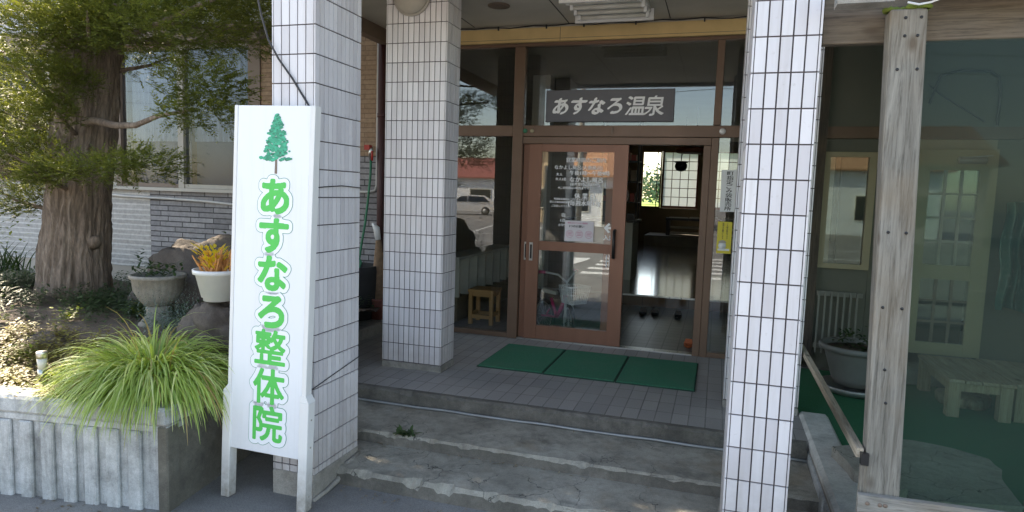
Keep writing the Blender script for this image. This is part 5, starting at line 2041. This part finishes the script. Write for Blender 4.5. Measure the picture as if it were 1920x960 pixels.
bx('right_wall', M['dim_wall'], tw_, 3.4, 3.5, 3.05, 6.4, GZ, 3.06)
m = MB()
m.tube([(1.60, 6.26, 2.30), (1.66, 6.26, 2.52), (1.80, 6.26, 2.56), (2.0, 6.26, 2.55), (2.07, 6.26, 2.5), (2.09, 6.26, 2.4), (2.09, 6.26, 2.12)], .012, 6)
m.tube([(1.58, 6.26, 2.45), (1.7, 6.26, 2.35), (1.9, 6.26, 2.22), (2.0, 6.26, 2.15)], .006, 6)
tag(m.build('terrace_wire', M['cable'], org=(1.9, 6.26, 2.4)), 'dark conduit looping over the cream door in the terrace', 'wire')
td = thing('terrace_door', 'cream door with a glazed grid and closer arm at the back of the terrace', 'door', (1.84, 6.26, .22))
dx0, dx1, dz0, dz1 = 1.56, 2.118, .225, 1.93
for b in ((dx0, dx0 + .085, dz0, dz1), (dx1 - .12, dx1, dz0, dz1)):
    bx('stile', M['cream'], td, b[0], b[1], 6.235, 6.28, b[2], b[3])
for b in ((dz0, dz0 + .10), (.86, .98), (dz1 - .17, dz1)):
    bx('rail', M['cream'], td, dx0 + .0855, dx1 - .1205, 6.237, 6.278, *b)
for za, zb, nr in ((.98, dz1 - .17, 4), (dz0 + .10, .86, 3)):
    p = bx('pane', M['glass'], td, dx0 + .086, dx1 - .121, 6.255, 6.259, za + .001, zb - .001)
    m = MB()
    for k in range(1, 3):
        x = dx0 + .086 + (dx1 - dx0 - .207) * k / 3
        m.box(x - .011, x + .011, 6.245, 6.2545, za + .001, zb - .001)
    for k in range(1, nr):
        z = za + (zb - za) * k / nr
        m.box(dx0 + .086, dx1 - .121, 6.2465, 6.2540, z - .009, z + .009)
    m.build('glazing_bar', M['lamp_grey'] if nr == 4 else M['lintel'], p)
m = MB()
m.m = Matrix.Translation((1.83, 6.21, 1.84)) @ Matrix.Rotation(math.radians(90), 4, 'Y')
m.lathe([(.02, 0), (.028, .005), (.028, .19), (.02, .2)], n=16)
m.m = Matrix.Identity(4)
m.bar((1.85, 6.2, 1.86), (2.05, 6.15, 1.875), .015, .008)
m.build('door_closer', M['galv'], td)
setbox('inner_room_wall', M['wall_olive'], 1.2, 2.4, 7.6, 7.7, 0, 3)
ds = MB()
ds.box(1.5, 2.2, 6.02, 6.272, .0, .14, ch=.01)
tag(ds.build('door_step', M['galv'], org=(1.85, 6.1, 0)), 'grey step block below the cream terrace door', 'step')
# picket guard
pg = thing('picket_guard', 'small white picket guard before the wall behind the terrace flowerpot', 'guard', (.95, 6.2, 0))
m = MB()
for k in range(7):
    x = .87 + k * .05
    m.box(x, x + .014, 6.19, 6.205, .16, .70)
m.build('picket', M['picket'], pg)
bx('rail', M['picket'], pg, .86, 1.22, 6.206, 6.225, .66, .70)
bx('rail', M['picket'], pg, .86, 1.22, 6.206, 6.225, .20, .24)
# big round planter bowl
bw = thing('bowl_planter', 'large round grey plastic bowl planter with a wilted plant on the turf', 'planter', (1.10, 5.62, 0))
m = MB()
m.lathe([(.13, 0), (.15, .0), (.18, .06), (.235, .25), (.25, .27), (.275, .275), (.28, .30), (.27, .315), (.245, .31), (.235, .27)], (1.10, 5.62, .06), 44)
m.build('bowl', plain('grey_plastic_bowl', (0.20, 0.205, 0.20), 0.5, 0.1), bw)
m = MB()
m.lathe([(.20, 0), (.25, .03), (.262, .058), (.25, .06), (.2, .02)], (1.10, 5.62, .0), 44)
m.build('saucer', M['galv'], bw)
m = MB()
for k in range(90):
    a = R.uniform(0, 6.28)
    p = Vector((1.10 + R.gauss(0, .09), 5.62 + R.gauss(0, .09), .33 + R.uniform(0, .16)))
    leaf_blade(m, p, (math.cos(a), math.sin(a), R.uniform(-.3, 1)), R.uniform(.04, .08), R.uniform(.015, .03), 1.0, 3)
m.build('leaves', M['leaf_dk'], bw)
m = MB()
m.lathe([(.235, 0), (.235, .01)], (1.10, 5.62, .325), 30)
m.build('soil', M['soil'], bw)


def bench(label, x0, x1, y0, y1, zt, nb):
    b = thing('plank_bench', label, 'bench', ((x0 + x1) / 2, (y0 + y1) / 2, 0), 'low plank benches on the terrace')
    w_ = (x1 - x0) / nb
    for k in range(nb):
        bx('plank', M['bench_wood'], b, x0 + k * w_ + .003, x0 + (k + 1) * w_ - .003, y0, y1, zt - .025, zt + R.uniform(-.002, .002), ch=.003)
    for x in (x0 + .01, x1 - .085):
        for y in (y0 + .02, y1 - .095):
            bx('leg', M['bench_leg'], b, x, x + .075, y, y + .075, .0, zt - .027)
    m = MB()
    for y in (y0 + .025, y1 - .06):
        m.box(x0 + .087, x1 - .087, y, y + .035, zt - .085, zt - .027)
    for x in (x0 + .015, x1 - .05):
        m.box(x, x + .035, y0 + .097, y1 - .097, zt - .085, zt - .027)
    m.build('apron', M['bench_leg'], b)


bench('low grey plank bench nearer the bowl planter', 1.60, 2.005, 5.19, 5.96, .272, 4)
bench('low grey plank bench at the edge of view beside the first bench', 2.015, 2.44, 5.23, 6.0, .272, 4)
m = MB()
m.lathe([(.17, 0), (.175, .05), (.165, .07)], (1.83, 5.62, .0), 24, flute=.06, nf=5)
tag(m.build('log_slice', M['bench_leg'], org=(1.83, 5.62, 0)), 'cut log slice lying on the turf under the bench', 'log')


def slab(label, pts, z0, z1):
    m = MB()
    P = []
    n = len(pts)
    for i in range(n):
        a, b = Vector(pts[i]), Vector(pts[(i + 1) % n])
        for k in range(8):
            q = a.lerp(b, k / 8)
            P.append((q.x + .012 * noise.noise(Vector((q.x * 9, q.y * 9, 1))), q.y + .012 * noise.noise(Vector((q.x * 9, q.y * 9, 7)))))
    m.prism(P, z0, z1)
    tag(m.build('stone_slab', M['slab'], org=(pts[0][0], pts[0][1], z0)), label, 'slab', 'flat stones on the terrace')


slab('broad flat grey stone slab lying on the turf behind the rail', [(.98, 3.50), (1.47, 3.62), (1.50, 3.95), (1.55, 4.10), (1.54, 4.25), (1.40, 4.36), (1.20, 4.42), (1.00, 4.40), (.86, 4.1)], -.003, .052)
slab('thick edged grey stone slab wedged by the foot of the post', [(.70, 4.02), (.76, 3.70), (.90, 3.50), (.965, 3.55), (.85, 4.05), (.88, 4.12)], .023, .085)
m = MB()
m.box(1.52, 1.75, 3.55, 3.75, -.002, .03, ch=.004)
tag(m.build('board_offcut', M['bench_wood'], org=(1.6, 3.6, 0)), 'pale board offcut on the turf at the edge of view', 'board')
# hanging coat and rolled sheet
m = MB()
vs_, fs_ = [], []
for j in range(21):
    z = 1.50 - .85 * j / 20
    for i in range(41):
        a = i / 40
        x = 2.17 + (.20 + .05 * j / 20) * a + .01 * math.sin(j * .6)
        y = 6.14 + .035 * math.sin(a * 21 + .1 * j) + .02 * math.sin(a * 9 + j * .25) + .012 * noise.noise(Vector((a * 6, j * .4, 0)))
        vs_.append((x, y, z + .02 * math.sin(a * 5)))
for j in range(20):
    for i in range(40):
        q = j * 41 + i
        fs_.append((q, q + 1, q + 42, q + 41))
m.add(vs_, fs_, .5, True)
coat = plain('green_plastic_sheet', (0.02, 0.10, 0.085), 0.25, 0.2, 8)
tag(m.build('hanging_sheet', coat, org=(2.25, 6.14, .7)), 'crumpled dark green plastic sheet hanging beside the cream door', 'sheet')
m = MB()
m.tube([(2.36, 5.8, .45), (2.36, 5.8, 1.0), (2.355, 5.8, 1.62)], [.05, .055, .05], 16)
tag(m.build('rolled_sheet', plain('pale_green_vinyl', (.30, .50, .44), .3, .1), org=(2.36, 5.8, .45)), 'pale green roll of vinyl standing behind the benches at the edge of view', 'roll')

# ------------------------------------------------------------------ the street behind the viewer, seen in the glass
m = MB()
z = GZ + .004
for y, xa in ((-1.9, -2.88), (-2.9, -2.9), (-3.8, -2.88), (-4.72, -2.93), (-5.65, -2.98), (-6.6, -3.0)):
    m.add([(xa, y - .22, z), (xa + 4.2, y - .9, z), (xa + 4.25, y - .5, z), (xa + .03, y + .18, z)], [(0, 1, 2, 3)])
m.add([(-4.6, -5.0, z), (-3.31, -5.37, z), (-3.25, -5.05, z), (-3.45, -2.6, z), (-3.75, -2.6, z), (-3.62, -4.85, z), (-4.6, -4.6, z)], [(0, 6, 5, 4, 3, 2, 1)])
for k in range(7):
    x = -22 + k * 2.6
    m.add([(x, -22, z), (x + .12, -22, z), (x + .12 + 1.5, -14, z), (x + 1.5, -14, z)], [(0, 1, 2, 3)])
for y in (-8.5, -12.5):
    m.add([(-40, y, z), (30, y - 2, z), (30, y - 1.85, z), (-40, y + .15, z)], [(0, 1, 2, 3)])
setting(m.build('road_marking', M['road_paint']))


def house(name, label, x0, x1, y0, y1, zw, zr, wall, roof, openings):
    h = thing(name, label, 'house', ((x0 + x1) / 2, y1, GZ), 'houses across the street')
    bx('wall', M[wall], h, x0, x1, y0, y1, GZ, zw)
    m = MB()
    o_ = .5
    ym = (y0 + y1) / 2
    m.add([(x0 - o_, y0 - o_, zw + .002), (x1 + o_, y0 - o_, zw + .002), (x1 + o_, y1 + o_, zw + .002), (x0 - o_, y1 + o_, zw + .002), (x0 - o_, ym, zr), (x1 + o_, ym, zr),
           (x0 - o_, y0 - o_, zw + .12), (x1 + o_, y0 - o_, zw + .12), (x1 + o_, y1 + o_, zw + .12), (x0 - o_, y1 + o_, zw + .12)],
          [(0, 1, 2, 3), (3, 2, 8, 9), (1, 0, 6, 7), (9, 8, 5, 4), (7, 6, 4, 5), (0, 3, 9, 4, 6), (2, 1, 7, 5, 8)])
    m.build('roof', M[roof], h)
    for xa, xb, za, zb in openings:
        w_ = bx('window', M['panel_white'], h, xa, xb, y1 - .02, y1 + .05, za, zb)
        bx('pane', M['car_glass'], w_, xa + .06, xb - .06, y1 + .051, y1 + .058, za + .06, zb - .06)


house('tiled_house', 'pale house with an orange tiled roof across the street', -8.3, -3.2, -32, -24, 2.45, 4.3, 'house_white', 'roof_orange', [(-7.9, -6.9, .5, 1.9), (-6.2, -4.2, -.2, 1.9)])
house('tan_house', 'tall tan clad house across the street', -11.6, -9.0, -33, -26, 4.2, 5.4, 'house_tan', 'roof_red', [(-10.9, -9.7, .6, 1.8)])
house('red_roofed_house', 'white house with a red roof beyond the parking lot', -26, -17.5, -50, -42, 2.6, 4.6, 'house_white', 'roof_red', [(-24.8, -22.8, .4, 1.7), (-21, -19, .4, 1.7)])
house('white_house', 'white rendered house far along the street', 2, 11, -36, -27, 3.2, 5.4, 'house_white', 'roof_orange', [(3, 5, .5, 1.9), (7, 9, .5, 1.9)])
# parked car: outline extruded across its width with glazing and wheels
car = thing('parked_car', 'white estate car parked across the street', 'car', (-18, -33.6, GZ))
CM = Matrix.Translation((-18, -33.6, GZ)) @ Matrix.Rotation(math.radians(-20), 4, 'Z')
prof = [(-2.2, .35), (-2.25, .62), (-2.05, .82), (-1.1, .93), (-.45, 1.38), (.1, 1.46), (1.35, 1.44), (2.05, .98), (2.2, .9), (2.22, .38), (1.9, .28), (-1.95, .28)]
m = MB(); m.m = CM
n_ = len(prof)
vs_ = []
for s_, k in ((-.82, 1), (.82, 1)):
    vs_ += [(x, s_ * (1 - .12 * max(0, z - .9) / .5), z) for x, z in prof]
m.add(vs_, [tuple(range(n_)), tuple(range(2 * n_ - 1, n_ - 1, -1))] + [(i, i + n_, (i + 1) % n_ + n_, (i + 1) % n_) for i in range(n_)])
m.build('body', M['car_white'], car)
for s_ in (-1, 1):
    m = MB(); m.m = CM
    yy = s_ * .80
    for q in ([(-.98, .96), (-.42, 1.33), (.05, 1.38), (.05, .96)], [(.12, .96), (.12, 1.38), (1.28, 1.36), (1.7, .98)]):
        m.add([(x, s_ * (.825 * (1 - .12 * max(0, z - .9) / .5) + .004), z) for x, z in q], [(0, 1, 2, 3)])
    m.build('side_window', M['car_glass'], car)
    for x in (-1.4, 1.4):
        m = MB()
        m.m = CM @ Matrix.Translation((x, s_ * .72, .31)) @ Matrix.Rotation(math.radians(90), 4, 'X')
        m.lathe([(.29, -.11), (.31, -.09), (.31, .09), (.29, .11)], n=24)
        wv = m.build('wheel', M['rubber'], car)
        m = MB()
        m.m = CM @ Matrix.Translation((x, s_ * .72, .31)) @ Matrix.Rotation(math.radians(90), 4, 'X')
        m.lathe([(.19, -.118), (.19, .118)], n=20)
        m.build('rim', M['galv'], wv)
up_ = thing('utility_pole', 'grey concrete utility pole across the street', 'pole', (-7.2, -22.5, GZ))
m = MB()
m.tube([(-7.2, -22.5, GZ), (-7.2, -22.5, 9)], [.17, .11], 14)
m.build('pole_shaft', M['plinth'], up_)
m = MB()
m.box(-8.1, -6.3, -22.55, -22.45, 7.9, 8.02)
m.box(-7.9, -6.5, -22.55, -22.45, 8.5, 8.6)
m.build('cross_arm', M['galv'], up_)
for k, (y, z) in enumerate(((-22.5, 8.05), (-22.4, 7.4), (-22.45, 6.7))):
    m = MB()
    m.tube([(-60 + i * 6, y - .04 * (i * 6 - 53), z - .6 + .9 * (((i * 6 - 60) % 45 - 22) / 22) ** 2) for i in range(21)], .014, 5)
    tag(m.build('power_line', M['cable'], org=(-7, y, z)), ('highest power line strung along the far side of the street', 'middle power line strung along the far side of the street', 'lowest power line strung along the far side of the street')[k], 'power line', 'power lines across the street')


# ------------------------------------------------------------------ woods beyond the field, seen through the hall window
m = MB()
rw = random.Random(3)
for k in range(60):
    cx, cy = rw.uniform(-75, 40), rw.uniform(148, 162)
    hh = rw.uniform(5.0, 7.8)
    for j in range(260):
        u = Vector((rw.gauss(0, 1.1), rw.gauss(0, 1.1), rw.gauss(0, .9)))
        p = Vector((cx, cy, hh * .55)) + Vector((u.x * 1.3, u.y * 1.3, u.z * hh * .3))
        if p.z < 0: continue
        r_ = rw.uniform(.15, .4)
        a = Vector((rw.gauss(0, 1), rw.gauss(0, 1), rw.gauss(0, 1))).normalized()
        b = a.cross(Vector((rw.gauss(0, 1), rw.gauss(0, 1), 1))).normalized()
        m.add([tuple(p + a * r_), tuple(p + b * r_), tuple(p - a * r_), tuple(p - b * r_)], [(0, 1, 2, 3)], rw.random())
tag(m.build('distant_woods', plain('hazed_far_leaf', (.10, .16, .10), .9, .3, .4), org=(-20, 150, 0)), 'hazy line of green woods beyond the bright field', 'woods', kind='stuff')  # distance haze is mixed into the leaf colour

# dry leaf litter in the corners of the ground and steps
m = MB()
rl = random.Random(5)
spots = [(-2.6, 2.6, GZ, .5, .06, 60), (-3.2, 2.50, GZ, .5, .05, 50), (-1.9, 3.18, GZ, .3, .05, 40), (-1.0, 3.22, GZ, .6, .05, 50), (-1.6, 3.69, -.178, .5, .03, 50), (-.6, 3.69, -.178, .5, .03, 30), (-1.5, 4.20, -.103, .6, .02, 25), (-1.2, 2.9, GZ, .8, .2, 40), (.45, 3.3, -.178, .08, .15, 30), (-3.0, 5.6, .002, .12, .3, 40)]
for x, y, z, sx, sy, n_ in spots:
    for k in range(n_):
        px, py = x + rl.gauss(0, sx), y + rl.gauss(0, sy)
        if z == GZ and (py > 3.02 and px < -2.0 or py > 3.25): continue
        if z == -.178 and not (3.3 < py < 3.70): continue
        if z == -.103 and not (3.74 < py < 4.19): continue
        a = rl.uniform(0, 6.28)
        L_ = rl.uniform(.006, .017)
        d = Vector((math.cos(a), math.sin(a), rl.uniform(-.1, .3))) * L_
        w_ = Vector((-math.sin(a), math.cos(a), rl.uniform(-.2, .2))) * L_ * rl.uniform(.2, .45)
        p = Vector((px, py, z + .004))
        m.add([tuple(p - d), tuple(p + w_), tuple(p + d), tuple(p - w_)], [(0, 1, 2, 3)], rl.random())
litter = mat_leaf('dry_leaf', (0.10, 0.07, 0.04), (0.30, 0.22, 0.13), (0.42, 0.36, 0.24), 0.1)
tag(m.build('leaf_litter', litter, org=(-1.5, 3.2, GZ)), 'dry leaf bits and grit lying in the corners of the steps and ground', 'litter', kind='stuff')
